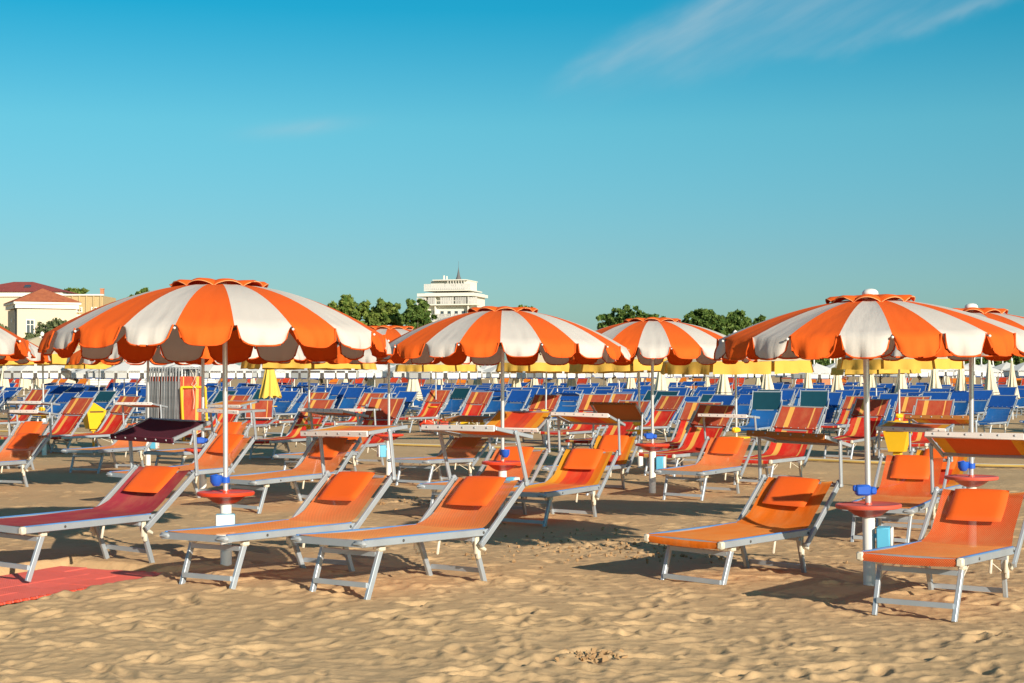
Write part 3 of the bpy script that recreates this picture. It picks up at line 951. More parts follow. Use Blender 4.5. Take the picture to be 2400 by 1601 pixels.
PSET = {}
def parasol_set(kind):
    if kind in PSET:
        return PSET[kind]
    if kind == 'big':
        Rc, apex, drop, D, n = 1.44, 2.455, .44, .15, 10
    else:
        Rc, apex, drop, D, n = 1.21, 2.305, .295, .16, 10
    s = dict(Rc=Rc, apex=apex, n=n)
    s['o'] = [panel_mesh(Rc, apex, drop, D, n, 0, 10 + k, ['canopy_orange', 'piping']) for k in range(4)]
    s['w'] = [panel_mesh(Rc, apex, drop, D, n, 1, 30 + k, ['canopy_white', 'piping']) for k in range(4)]
    s['vent'] = vent_mesh(Rc, apex, drop, n)
    s['rib'] = rib_mesh(Rc, apex, drop)
    b = MB()
    hb = apex - (.45 if kind == 'big' else .24)
    b.lathe([(.02, hb), (.04, hb), (.04, hb + .07), (.02, hb + .07)], 12)
    s['hub'] = b.mesh('hub', 'grey_plastic', True)
    b = MB()
    f = .045 if kind == 'small' else .016
    b.lathe([(.045, apex + .01), (.052, apex + .026), (.049, apex + .026 + f * .45), (.036, apex + .026 + f * .8), (.015, apex + .026 + f * .97), (0, apex + .026 + f)], 16)
    s['finial'] = b.mesh('finial', 'white_paint', True)
    PSET[kind] = s
    return s

def tube_mesh(name, r, z0, z1, mat, n=16):
    b = MB(); b.tube([(0, 0, z0), (0, 0, z1)], r, n)
    return smooth_angle(b.mesh(name, mat))
ME = {}
ME['base_tube'] = tube_mesh('base_tube', .049, -.35, .60, 'white_paint')
ME['pole_big'] = tube_mesh('pole', .0215, .56, 2.47, 'alu_pole')
ME['pole_small'] = tube_mesh('pole', .0235, .56, 2.36, 'alu_pole')
def table_mesh(mat, r=.245, thick=.03, cone=True):
    b = MB()
    if cone:
        b.lathe([(.052, .585), (.07, .588), (.11, .605), (.17, .648), (r - .02, .655), (r - .004, .66), (r, .668), (r, .683), (r - .006, .69), (r - .02, .692), (r - .035, .686), (.03, .684), (.026, .70)], 36)
    else:
        b.lathe([(.05, .60), (.055, .655), (r - .01, .66), (r, .665), (r, .685), (r - .008, .69), (.03, .688)], 32)
    return smooth_angle(b.mesh('table_top', mat), 35)
ME['table_red'] = table_mesh('red_plastic')
ME['table_faded'] = table_mesh('red_faded', .258)
ME['table_yellow'] = table_mesh('yellow_plastic', .25, cone=False)
ME['table_cream'] = table_mesh('cream_plastic', .22, cone=False)
def clip_mesh(mat, cup):
    b = MB()
    b.lathe([(.024, .765), (.036, .765), (.036, .815), (.024, .815)], 14)
    if cup:
        c = (-.075, -.03, 0)
        b.lathe([(0, .735), (.03, .742), (.052, .775), (.055, .83), (.048, .83), (.04, .78), (0, .75)], 14, c)
        b.tube([(-.13, -.02, .82), (-.075, -.02, .835), (-.03, 0, .80)], .008, 6)
    else:
        b.box((-.045, -.02, .80), (.12, .085, .085), bev=.015)
        b.box((-.11, -.02, .815), (.03, .04, .05), bev=.01)
        b.box((.035, -.02, .795), (.05, .06, .06), bev=.012)
    return smooth_angle(b.mesh('clip', mat))
ME['clip_cup'] = clip_mesh('blue_plastic', True)
ME['clip_box'] = clip_mesh('blue_plastic', False)
ME['clip_yellow'] = clip_mesh('yellow_plastic', False)
b = MB(); b.box((.115, 0, .41), (.105, .16, .20), bev=.008); b.box((.055, 0, .44), (.03, .06, .03))
ME['lock_box'] = smooth_angle(b.mesh('lock_box', 'sky_plastic'))
b = MB(); b.box((.178, 0, .41), (.02, .155, .195), bev=.006)
ME['box_door'] = smooth_angle(b.mesh('door', 'white_paint'))
b = MB(); b.lathe([(0, .012), (.011, .01), (.013, 0)], 10)
ME['knob'] = b.mesh('knob', 'red_faded', True)

def orange_parasol(label, x, y, z=0, kind='big', spin=0, tilt=(0, 0), off=(0, 0), table='table_red', clip='clip_cup', clip_rot=0, box=None, lean=0):
    s = parasol_set(kind)
    o = thing('beach_parasol', label, 'parasol', (x, y, z), (0, R(lean), 0), group='orange and white striped parasols')
    link('base_tube', ME['base_tube'], o)
    link('pole', ME['pole_' + kind], o)
    if table:
        link('table_top', ME[table], o, rot=(0, 0, random.random() * 6))
    if clip:
        link('clip', ME[clip], o, rot=(0, 0, R(clip_rot)))
    if box is not None:
        lb = link('lock_box', ME['lock_box'], o, rot=(0, 0, R(box)))
        link('door', ME['box_door'], lb)
        link('knob', ME['knob'], lb, (.187, .03, .345), (0, R(90), 0))
    hub = link('hub', s['hub'], o, (off[0], off[1], 0), (R(tilt[0]), R(tilt[1]), 0))
    piv = 2.0
    # tilt about a point near the top of the pole
    rot = Euler((R(tilt[0]), R(tilt[1]), 0)).to_matrix()
    hub.location = Vector((off[0], off[1], piv)) - rot @ Vector((0, 0, piv))
    n = s['n']
    spin += math.degrees(math.atan2(-x, y))
    g = random.Random(int(x * 100 + y * 7))
    for k in range(n):
        a = R(spin) + 2 * PI * k / n
        link('canopy_panel', s['o'][g.randrange(4)], hub, rot=(0, 0, a))
        link('canopy_panel', s['w'][g.randrange(4)], hub, rot=(0, 0, a))
        link('rib', s['rib'], hub, rot=(0, 0, a))
    link('vent_cap', s['vent'], hub, rot=(0, 0, R(spin + 7)))
    link('finial', s['finial'], hub, (0, 0, .010 if kind == 'small' else 0)).scale = (1.25, 1.25, 1) if kind == 'small' else (1, 1, 1)
    return o

# spin: direction of a rib (degrees); -90 points at the camera
PAR = dict(
 A=(-2.437, 13.94), B=(-.11, 19.08), C=(2.82, 12.89), D=(2.01, 23.4), J=(-4.14, 21.9), H=(-6.70, 30.1), I=(-2.04, 27.1), F=(4.51, 16.05))
orange_parasol('big orange and white parasol at front left, white lock box on its post', *PAR['A'], 0, spin=-103, tilt=(-2.2, 0), off=(-.05, 0), clip_rot=0, box=-82, lean=-.3)
orange_parasol('orange and white parasol in the centre, behind the two front orange loungers', *PAR['B'], -.02, spin=-109, tilt=(-1.5, 0), clip_rot=90, box=-20)
orange_parasol('orange and white parasol at front right with white knob, faded red table and blue clamp', *PAR['C'], -.02, 'small', spin=-83, tilt=(.5, 0), off=(.04, 0), table='table_faded', clip='clip_box', clip_rot=0, box=-17, lean=-.9)
orange_parasol('orange and white parasol between the central and the right front ones', *PAR['D'], 0, spin=-80, tilt=(-1.5, 0), clip='clip_box', box=-14)
orange_parasol('orange and white parasol right behind the big front left one, red table with blue cup', *PAR['J'], 0, spin=-95, tilt=(-1, 0), clip='clip_box', clip_rot=30, box=-6)
orange_parasol('far left orange and white parasol behind the dark maroon sunshade', *PAR['H'], 0, spin=-90, table=None, clip=None, box=-8)
orange_parasol('orange and white parasol seen in the gap between the front left and central ones', *PAR['I'], 0, spin=-94, clip='clip_cup', clip_rot=150, box=197)
orange_parasol('orange and white parasol at the right edge behind the right front one', *PAR['F'], 0, 'small', spin=-76, tilt=(-.5, 0), table='table_faded', box=-40, clip_rot=-20)
orange_parasol('orange and white parasol cut off by the left edge, nearer of the two', -5.98, 15.2, 0, spin=-100, tilt=(-1, 0))
orange_parasol('orange and white parasol cut off by the left edge, farther of the two', -7.95, 22.8, 0, spin=-96, tilt=(-1, 0))

# cream and yellow parasols
def cream_set():
    Rc, apex, ez, vz = 1.26, 2.35, 1.93, 1.73
    n = 8
    A = 2 * PI / n
    s = {}
    b = MB(); rows = []
    for i in range(6):
        q = .04 + .96 * i / 5
        rows.append([(Rc * q * (math.cos(A / 2) / math.cos(A * k / 4 - A / 2)) * math.cos(A * k / 4), Rc * q * (math.cos(A / 2) / math.cos(A * k / 4 - A / 2)) * math.sin(A * k / 4), apex - (apex - ez) * q ** 1.15) for k in range(5)])
    b.grid(rows); s['roof'] = b.mesh('canopy_panel', 'canopy_cream', True)
    s['flap'] = []
    for sd in range(3):
        g = random.Random(sd)
        b = MB(); rows = []
        ph = g.uniform(0, 6)
        for i in range(4):
            row = []
            for k in range(13):
                th = A * (.03 + .94 * k / 12)
                r = Rc * math.cos(A / 2) / math.cos(th - A / 2) + .004 + i / 3 * (.02 + 03e-2 * math.sin(k * 1.3 + ph) + .012 * math.sin(k * 2.9 + sd))
                row.append((r * math.cos(th), r * math.sin(th), ez - (ez - vz) * i / 3 + .006 * math.sin(k + ph)))
            rows.append(row)
        b.grid(rows); s['flap'].append(b.mesh('valance', 'valance_yellow', True))
    b = MB()
    for k in range(n):
        a = A * k
        b.tube([(0, 0, apex - .03), (Rc * math.cos(a), Rc * math.sin(a), ez - .02)], .008, 4)
        b.tube([(0, 0, apex - .55), (.5 * Rc * math.cos(a), .5 * Rc * math.sin(a), apex - .28)], .006, 4)
    s['ribs'] = b.mesh('rib_frame', 'dark_metal')
    b = MB(); b.lathe([(.03, apex - .01), (.05, apex + .02), (.03, apex + .07), (0, apex + .09)], 10)
    s['finial'] = b.mesh('finial', 'white_paint', True)
    return s
CS = cream_set()
ME['pole_cream'] = tube_mesh('pole', .021, .5, 2.33, 'alu_pole', 10)
def cream_parasol(label, x, y, spin, table='table_yellow', clip='clip_yellow', tube=True, dz=0):
    o = thing('cream_parasol', label, 'parasol', (x, y, dz), (R(random.uniform(-1.2, 1.2)), R(random.uniform(-1.2, 1.2)), 0), group='cream parasols with yellow valance')
    if tube:
        link('base_tube', ME['base_tube'], o)
    link('pole', ME['pole_cream'], o)
    if table:
        link('table_top', ME[table], o)
        link('clip', ME[clip], o, rot=(0, 0, random.uniform(-1, 2)))
    for k in range(8):
        a = R(spin) + PI / 4 * k
        link('canopy_panel', CS['roof'], o, rot=(0, 0, a))
        link('valance', CS['flap'][k % 3], o, rot=(0, 0, a))
    link('rib_frame', CS['ribs'], o, rot=(0, 0, R(spin)))
    link('finial', CS['finial'], o)
for args in (
 ('cream parasol with yellow valance at far left behind the left edge parasols', -9.90, 34.6, -112, 0.145),
 ('cream parasol with yellow valance above the stack of folded loungers', -15.1, 59.7, -100, 0.12),
 ('cream parasol with yellow valance between the front left and central orange parasols', -3.83, 30.8, -80, 0.047),
 ('small far cream parasol with yellow valance left of the central pole', -2.27, 48.9, -105, 0.02),
 ('cream parasol with yellow valance just right of the central pole', .80, 39.2, -110, -0.01),
 ('cream parasol with yellow valance behind the parasol with the red table right of centre', 2.31, 29.4, -100, -0.005),
 ('cream parasol with yellow valance just left of the right front parasol', 3.70, 26.9, -70, -0.03),
 ('cream parasol with yellow valance behind the right front pole, nearer one', 7.75, 32.7, -118, 0.05),
 ('cream parasol with yellow valance behind the right front pole, lower farther one', 10.5, 47.0, -100, -0.06)):
    cream_parasol(args[0], args[1], args[2], args[3], dz=args[4])

# far pale parasols and closed ones
def pale_set():
    Rc, apex, ez, vz, n = 1.27, 2.27, 1.80, 1.51, 8
    A = 2 * PI / n
    b = MB()
    for k in range(n):
        rows = []
        for i in range(4):
            q = .03 + .97 * i / 3
            rows.append([(Rc * q * math.cos(A * (k + j)), Rc * q * math.sin(A * (k + j)), apex - (apex - ez) * q ** 1.1) for j in (0, 1)])
        b.grid(rows)
    canopy = b.mesh('canopy', 'canopy_pale')
    b = MB()
    for k in range(n):
        p0 = Vector((Rc * math.cos(A * k), Rc * math.sin(A * k), ez)); p1 = Vector((Rc * math.cos(A * (k + 1)), Rc * math.sin(A * (k + 1)), ez))
        # two flaps a side, rounded lower corners, open notch between them
        for f0, f1 in ((.03, .43), (.57, .97)):
            a, c = p0.lerp(p1, f0), p0.lerp(p1, f1)
            dn = Vector((0, 0, vz - ez))
            pts = [a, c, c + dn * .75, c.lerp(a, .12) + dn, a.lerp(c, .12) + dn, a + dn * .75]
            b.add(pts, [(0, 1, 2, 3, 4, 5)], mi=0)
            nrm = Vector(((a + c).x, (a + c).y, 0)).normalized() * .006
            e = [c.lerp(a, .12) + dn, a.lerp(c, .12) + dn]
            q = [p + nrm for p in (e[0], e[1], e[1] - dn * .12, e[0] - dn * .12)]
            b.add(q, [(0, 1, 2, 3)], mi=1)
        b.add([p0, p1, p1 + Vector((0, 0, -.07)), p0 + Vector((0, 0, -.07))], [(0, 1, 2, 3)], mi=0)
    val = b.mesh('valance', ['canopy_pale', 'blue_edge'])
    return canopy, val
PALE = pale_set()
ME['pole_far'] = tube_mesh('pole', .022, -.2, 2.3, 'white_paint', 8)
def pale_parasol(x, y, spin, dz=0):
    o = thing('pale_parasol', 'white open parasol with blue edged scalloped valance in the far rows', 'parasol', (x, y, dz), group='white parasols over the blue loungers')
    link('pole', ME['pole_far'], o)
    link('canopy', PALE[0], o, rot=(0, 0, spin))
    link('valance', PALE[1], o, rot=(0, 0, spin))
    link('table_top', ME['table_cream'], o)

def closed_mesh(mat, top, bot, r0, r1, seed, hem=False):
    g = random.Random(seed)
    n = 40; nf = 8
    ph = g.uniform(0, 6)
    b = MB(); rows = []
    N = 12
    for i in range(N + 1):
        q = i / N
        z = top + (bot - top) * q
        row = []
        for k in range(n + 1):
            th = 2 * PI * k / n
            r = r0 + (r1 - r0) * (q ** 1.1)
            f = 1 + (.10 + .22 * q) * math.sin(nf * th + ph + .9 * q) + .08 * q * math.sin(3 * th + ph)
            zz = z - (.05 * q * math.sin(nf * th + ph) if i == N else 0)
            row.append((r * f * math.cos(th), r * f * math.sin(th), zz))
        rows.append(row)
    b.grid(rows)
    if hem:
        for q in (.80, .86, .92, .97):
            i = q * N; i0 = int(i); fr = i - i0
            ring = [Vector(rows[i0][k]).lerp(Vector(rows[min(N, i0 + 1)][k]), fr) * 1 for k in range(n + 1)]
            up = [p + Vector((p.x * .02, p.y * .02, .012)) for p in ring]; dn = [p + Vector((p.x * .02, p.y * .02, -.012)) for p in ring]
            b.grid([up, dn], mi=1)
    return b.mesh('folded_cloth', [mat, 'hem_line'], True)
ME['closed_a'] = closed_mesh('folded_cream', 2.44, .90, .04, .27, 1, True)
ME['closed_b'] = closed_mesh('folded_cream', 2.44, .92, .04, .30, 2, True)
ME['closed_c'] = closed_mesh('folded_cream', 2.42, .98, .035, .22, 3, False)
ME['closed_y'] = closed_mesh('folded_yellow', 2.35, .98, .06, .30, 4, False)
b = MB(); b.lathe([(.03, 2.40), (.04, 2.44), (.035, 2.50), (.012, 2.53), (.008, 2.60)], 10); ME['closed_tip'] = b.mesh('tip', 'white_paint', True)
def closed_parasol(label, x, y, me='closed_a', group=None, table='table_cream', tilt=0, s=1.0, clip=None, dz=-.05):
    o = thing('closed_parasol', label, 'parasol', (x, y, dz), (0, R(tilt), 0), group=group)
    o.scale = (s, s, s)
    link('pole', ME['pole_far'], o)
    link('folded_cloth', ME[me], o, rot=(0, 0, random.random() * 6))
    link('tip', ME['closed_tip'], o)
    if table:
        link('table_top', ME[table], o)
    if clip:
        link('clip', ME[clip], o)
CG = 'closed cream parasols among the blue loungers'
for i, (px, Y, me, tl, lab) in enumerate((
 (1696, 61, 'closed_b', 0, 'closed cream parasol with dark hem lines behind the yellow table pole right of centre'),
 (1800, 62, 'closed_b', -1.5, 'closed cream parasol left of the upright dark teal sunshades'),
 (1893, 63, 'closed_c', 0, 'closed cream parasol behind the two dark teal sunshades'),
 (1962, 64, 'closed_a', 0, 'closed cream parasol behind the striped red loungers left of the right front pole'),
 (2043, 66, 'closed_c', -1, 'closed cream parasol just right of the right front pole'),
 (2112, 61, 'closed_a', 0, 'closed cream parasol above the two joined striped red headrests'),
 (2194, 62, 'closed_b', -2, 'closed cream parasol left of the right edge pole'),
 (2255, 62, 'closed_a', -1.5, 'closed cream parasol just left of the right edge pole, full height in view'),
 (2326, 61, 'closed_b', -3, 'closed cream parasol leaning behind the blue lounger at right'),
 (2374, 63, 'closed_c', -1, 'closed cream parasol nearest the right edge'),
 (1549, 60, 'closed_b', 0, 'closed cream parasol with dark hem lines just right of the pole right of centre'),
 (968, 63, 'closed_b', 0, 'closed cream parasol with dark hem lines left of the central pole'))):
    closed_parasol(lab, (px - 1200) * Y / 3832, Y, me, CG, tilt=tl, dz=-.25)
closed_parasol('closed yellow parasol over a yellow table left of centre', -7.86, 53.0, 'closed_y', None, 'table_yellow', clip='clip_yellow')
for px, Y in ((10, 74), (56, 80), (1120, 84), (1210, 84), (1252, 86), (1340, 82), (1030, 86), (870, 84), (1478, 82)):
    closed_parasol('small far closed cream parasol under the white canopies', (px - 1200) * Y / 3832, Y, 'closed_c', 'far closed cream parasols under the white canopies')

# ------------------------------------------------------------------ loungers
LW, LB, ZB, LK, LS = .715, 1.426, .383, .564, .47
YO = LW / 2 - .014
def up_meshes():
    b = MB()
    for s in (-1, 1):
        b.bar((0, s * YO, ZB - .027), (LB + .02, s * YO, ZB - .027), .026, .052, bev=.004)
    b.bar((.014, -YO + .013, ZB - .027), (.014, YO - .013, ZB - .027), .026, .05)
    b.bar((.235, -YO + .075, ZB - .118), (.235, YO - .075, ZB - .118), .03, .034)
    b.bar((LB - .16, -YO + .013, ZB - .075), (LB - .16, YO - .013, ZB - .075), .03, .03)
    ME['bed_frame'] = b.mesh('bed_frame', 'alu')
    for s, side in ((-1, 'r'), (1, 'l')):
        b = MB(); b.bar((.03, s * (YO - .004), ZB + .0025), (LB - .05, s * (YO - .004), ZB + .0025), .018, .008)
        ME['bead_' + side] = b.mesh('edge_bead', 'bead_blue')
        for nm, x in (('a', .43), ('b', LB - .07)):
            b = MB(); b.lathe([(.011, -.003), (.011, .004), (.006, .007), (0, .007)], 8)
            me = b.mesh('bolt', 'dark_metal', True)
            for v in me.vertices:
                v.co = Vector((x + v.co.x, s * (YO + .013 + v.co.z), ZB - .027 + v.co.y))
            ME['bolt_' + nm + side] = me
    for nm, x0, x1 in (('front', .27, .125), ('rear', 1.31, 1.47)):
        for s, side in ((-1, 'r'), (1, 'l')):
            b = MB(); b.bar((x0, s * (YO - .055), ZB - .05), (x1, s * (YO - .065), -.06), .032, .042, bev=.004)
            ME[f'leg_{nm}_{side}'] = b.mesh('leg', 'alu')
        b = MB(); b.bar((x1 + (.012 if nm == 'front' else -.012), -YO + .077, .048), (x1 + (.012 if nm == 'front' else -.012), YO - .077, .048), .02, .036)
        ME['cross_' + nm] = b.mesh('crossbar', 'alu')
    for s, side in ((-1, 'r'), (1, 'l')):
        b = MB(); b.box((.262, s * (YO - .055), ZB - .077), (.07, .05, .05), bev=.012)
        ME['front_bracket_' + side] = smooth_angle(b.mesh('bracket', 'cream_plastic'))
        b = MB(); b.box((1.325, s * (YO - .03), ZB - .12), (.045, .026, .15), bev=.008)
        b.box((1.37, s * (YO - .012), ZB - .145), (.10, .022, .032), Euler((0, R(28), 0)).to_matrix(), bev=.008)
        b.box((1.345, s * (YO - .03), ZB - .20), (.035, .03, .07), bev=.008)
        ME['rear_bracket_' + side] = smooth_angle(b.mesh('ratchet', 'cream_plastic'))
        b = MB(); b.box((.86, s * (YO - .02), ZB - .10), (.022, .02, .13), Euler((0, R(12), 0)).to_matrix(), bev=.006)
        ME['catch_' + side] = smooth_angle(b.mesh('catch', 'cream_plastic'))
        b = MB(); b.box((.012, s * (LW / 2 - .04), ZB - .027), (.05, .12, .046), bev=.018)
        ME['cap_grey_plastic_' + side] = smooth_angle(b.mesh('corner_cap', 'grey_plastic'))
        b = MB(); b.box((.012, s * (LW / 2 - .012), ZB - .027), (.05, .05, .062), bev=.01)
        ME['cap_cream_plastic_' + side] = smooth_angle(b.mesh('corner_cap', 'cream_plastic'))
        b = MB(); b.tube([(.20, s * (YO - .06), .18), (.62, s * (YO - .1), ZB - .06)], .006, 5)
        ME['brace_front_' + side] = b.mesh('brace', 'cream_plastic')
        b = MB(); b.tube([(1.39, s * (YO - .06), .18), (1.0, s * (YO - .1), ZB - .06)], .006, 5)
        ME['brace_rear_' + side] = b.mesh('brace', 'cream_plastic')
    b = MB()
    for s in (-1, 1):
        b.bar((-.15, s * (LW / 2 + .015), 0), (LK + .015, s * (LW / 2 + .015), 0), .026, .046, bev=.004)
        b.lathe([(0, -.02), (.016, -.02), (.016, .02), (0, .02)], 8, (-.15, s * (LW / 2 + .015), 0))
        b.box((LK + .012, s * (LW / 2 + .012), .006), (.05, .04, .055), bev=.014)
    b.bar((LK, -LW / 2 + .002, -.012), (LK, LW / 2 - .002, -.012), .026, .026)
    ME['backrest'] = smooth_angle(b.mesh('backrest', 'alu'), 30)
    # pillow: soft cushion
    b = MB(); rows = []
    nu, nv = 18, 14
    lx, ly, lz = .178, .215, .027
    def pil(u, v, sg):
        a = 1 - abs(u) ** 7; c = 1 - abs(v) ** 7
        h = lz * max(0, a) ** .5 * max(0, c) ** .5 * (1 + .10 * math.sin(2.2 * u + 1.3 * v))
        return (u * lx * (1 - .03 * v * v), v * ly * (1 - .03 * u * u), sg * h)
    for sg in (1, -1):
        rows = [[pil(-1 + 2 * i / nu, -1 + 2 * k / nv, sg) for k in range(nv + 1)] for i in range(nu + 1)]
        b.grid(rows)
    ME['pillow'] = smooth_angle(b.mesh('pillow', 'pillow_orange'), 70)
    b = MB(); b.bar((0, 0, 0), (0, 0, .42), .022, .034, up=(1, 0, 0), bev=.005)
    b.box((0, 0, 0), (.045, .03, .045), bev=.012); b.box((0, 0, .42), (.04, .028, .04), bev=.012)
    ME['shade_arm'] = smooth_angle(b.mesh('shade_arm', 'alu'), 30)
    # sunshade frame: origin where the arms take it
    x0, x1 = -.25, .22
    b = MB()
    for s in (-1, 1):
        b.bar((x0 + .02, s * (LW / 2 + .012), 0), (x1 + .03, s * (LW / 2 + .012), 0), .022, .03, bev=.003)
    b.bar((x1, -LW / 2, 0), (x1, LW / 2, 0), .024, .026)
    ME['shade_frame'] = b.mesh('shade_frame', 'alu')
    b = MB(); rows, uvr = [], []
    for i in range(9):
        q = i / 8
        x = x0 + (x1 - x0) * q
        rows.append([(x, -LW / 2 + .01 + (LW - .02) * k / 8, .014 - .010 * math.sin(PI * k / 8) - .006 * math.sin(PI * q)) for k in range(9)])
        uvr.append([(-LW / 2 + LW * k / 8, x) for k in range(9)])
    ME['shade_rows'] = (rows, uvr)
    for mat in ('pale_trim', 'shade_tan', 'dark_maroon', 'striped_brick', 'blue_cover', 'teal_cover'):
        b = MB(); b.box((x0, 0, -.004), (.022, LW + .045, .05), bev=.006)
        ME['edge_' + mat] = smooth_angle(b.mesh('front_edge', mat))
    b = MB()
    for k in range(6):
        b.lathe([(0, .006), (.008, .004), (.010, 0)], 6, (0, -.31 + .124 * k, 0))
    ME['rivets'] = b.mesh('rivets', 'grey_plastic', True)
up_meshes()
for k in ('bed_frame', 'backrest', 'shade_frame'):
    me = ME[k].copy(); me.materials[0] = M['alu_dull']; ME[k + 'dull'] = me
def shade_cloth(mat):
    k = 'shade_' + mat
    if k not in ME:
        b = MB(); b.grid(*ME['shade_rows'])
        ME[k] = b.mesh('shade_fabric', mat, True)
    return ME[k]

def sling_mesh(ang, mat, wrap, bow=.022):
    ang = round(ang / 2) * 2
    k = ('sling', ang, mat, wrap)
    if k in ME:
        return ME[k]
    a = R(ang)
    top = LK + (.012)
    pts = []
    x0 = -.002 if wrap else .03
    if wrap:
        pts += [(x0 + .004, ZB - .055, 0.0), (x0 - .006, ZB - .03, 0.0), (x0, ZB - .004, 0)]
    xs = [x0 + .012 + (LB - .12 - x0 - .012) * i / 9 for i in range(10)]
    pts += [(x, ZB + .006 - .014 * math.sin(PI * min(1, max(0, (x - x0) / (LB - .2)))), 0) for x in xs]
    P0 = Vector((LB - .12, 0, ZB + .004)); P1 = Vector((LB - .015, 0, ZB + .0)); d = Vector((math.cos(a), 0, math.sin(a))); nrm = Vector((-math.sin(a), 0, math.cos(a)))
    P2 = Vector((LB, 0, ZB - .02)) + d * .15 + nrm * .012
    for i in range(1, 9):
        t = i / 8
        p = P0 * (1 - t) ** 2 + P1 * 2 * t * (1 - t) + P2 * t * t
        pts.append((p.x, p.z, t))
    for i in range(1, 8):
        p = Vector((LB, 0, ZB - .02)) + d * (.15 + (top - .15) * i / 7) + nrm * (.012 + .004 * (i / 7))
        pts.append((p.x, p.z, 1))
    p = Vector((LB, 0, ZB - .02)) + d * (top + .006) + nrm * (-.03)
    pts.append((p.x, p.z, 1))
    b = MB(); rows, uvr = [], []
    L = 0; pr = None
    K = 12
    for j, (x, z, q) in enumerate(pts):
        if pr is not None:
            L += math.hypot(x - pr[0], z - pr[1])
        pr = (x, z)
        w = (LW - .006) * (1 - q) + (LW - .085) * q
        inn = .25 * math.sin(PI * min(1, max(0, (j - 10) / 16))) if q else 0
        row, ur = [], []
        for c in range(K + 1):
            t = 2 * c / K - 1
            sag = bow * (1 - t * t) * (.5 + .9 * q)
            # sag acts along the cloth normal
            nx, nz = (-math.sin(a * q), math.cos(a * q))
            ww = w * (1 - .06 * inn)
            row.append((x - nx * sag, t * ww / 2, z - nz * sag)); ur.append((t * w / 2, L))
        rows.append(row); uvr.append(ur)
    b.grid(rows, uvr)
    ME[k] = b.mesh('sling', mat, True)
    return ME[k]

def lounger(label, group, p, mat, shade_mat, edge, mode, cap='grey_plastic', pillow=True, arm=(10, .42), tilt=0, simple_=False, name='sun_lounger', pil_off=0, brace=False, wrap=False, cat='sun lounger', parts=True, metal=''):
    x, y, dz, hd, pi_, ro, al = p
    o = thing(name, label, cat, (x, y, dz + .015 - math.tan(R(pi_)) * .7), (R(ro), R(-pi_), R(hd)), group=group)
    a = R(al)
    link('bed_frame', ME['bed_frame' + metal], o)
    if parts:
        for nm in ('front', 'rear'):
            for sd in 'rl':
                link('leg', ME[f'leg_{nm}_{sd}'], o)
            link('crossbar', ME['cross_' + nm], o)
        for sd in 'rl':
            link('bracket', ME['front_bracket_' + sd], o); link('ratchet', ME['rear_bracket_' + sd], o)
            link('catch', ME['catch_' + sd], o); link('corner_cap', ME['cap_' + cap + '_' + sd], o)
            if mode == 'up' and not metal:
                link('edge_bead', ME['bead_' + sd], o)
                link('bolt', ME['bolt_a' + sd], o); link('bolt', ME['bolt_b' + sd], o)
            if brace:
                link('brace', ME['brace_front_' + sd], o); link('brace', ME['brace_rear_' + sd], o)
    else:
        link('leg_frame', ME['far_legs'], o)
    bk = link('backrest', ME['backrest' + metal], o, (LB, 0, ZB - .02), (0, -a, 0))
    link('sling', sling_mesh(al, mat, wrap), o)
    if pillow:
        link('pillow', ME['pillow'], bk, (LK - .165 - pil_off, .005, .042), (0, R(1.5), R(random.uniform(-2, 2))))
    if mode == 'up':
        tau, La = R(arm[0]), arm[1]
        T = Vector((LB + (LK - .01) * math.cos(a), 0, ZB - .02 + (LK - .01) * math.sin(a)))
        for s in (-1, 1):
            am = link('shade_arm', ME['shade_arm'], o, (T.x, s * (LW / 2 + .042), T.z), (0, -tau, 0))
            am.scale = (1, 1, La / .42)
        S = T + Vector((-math.sin(tau) * La, 0, math.cos(tau) * La))
        sf = link('shade_frame', ME['shade_frame' + metal], o, S, (0, R(-tilt), 0))
    else:
        S = Vector((LB, 0, ZB - .02)) + Vector((math.cos(a), 0, math.sin(a))) * (LK + .275) + Vector((-math.sin(a), 0, math.cos(a))) * .012
        sf = link('shade_frame', ME['shade_frame' + metal], o, S, (0, -a, 0))
        if parts:
            for s in (-1, 1):
                am = link('shade_arm', ME['shade_arm'], o, S - Vector((math.cos(a), 0, math.sin(a))) * .36 + Vector((0, s * (LW / 2 + .045), 0)), (0, PI / 2 - a, 0))
    link('shade_fabric', shade_cloth(shade_mat), sf)
    link('front_edge', ME['edge_' + edge], sf)
    if parts:
        link('rivets', ME['rivets'], sf, (-.262, 0, 0) if mode == 'up' else (-.25, 0, .022), (0, R(-90) if mode == 'up' else 0, 0))
    return o
b = MB()
for s in (-1, 1):
    b.bar((.27, s * (YO - .055), ZB - .05), (.125, s * (YO - .065), -.06), .026, .045)
    b.bar((1.31, s * (YO - .055), ZB - .05), (1.47, s * (YO - .065), -.06), .026, .045)
b.bar((.137, -YO + .07, .03), (.137, YO - .07, .03), .025, .036); b.bar((1.458, -YO + .07, .03), (1.458, YO - .07, .03), .025, .036)
ME['far_legs'] = b.mesh('leg_frame', 'alu')

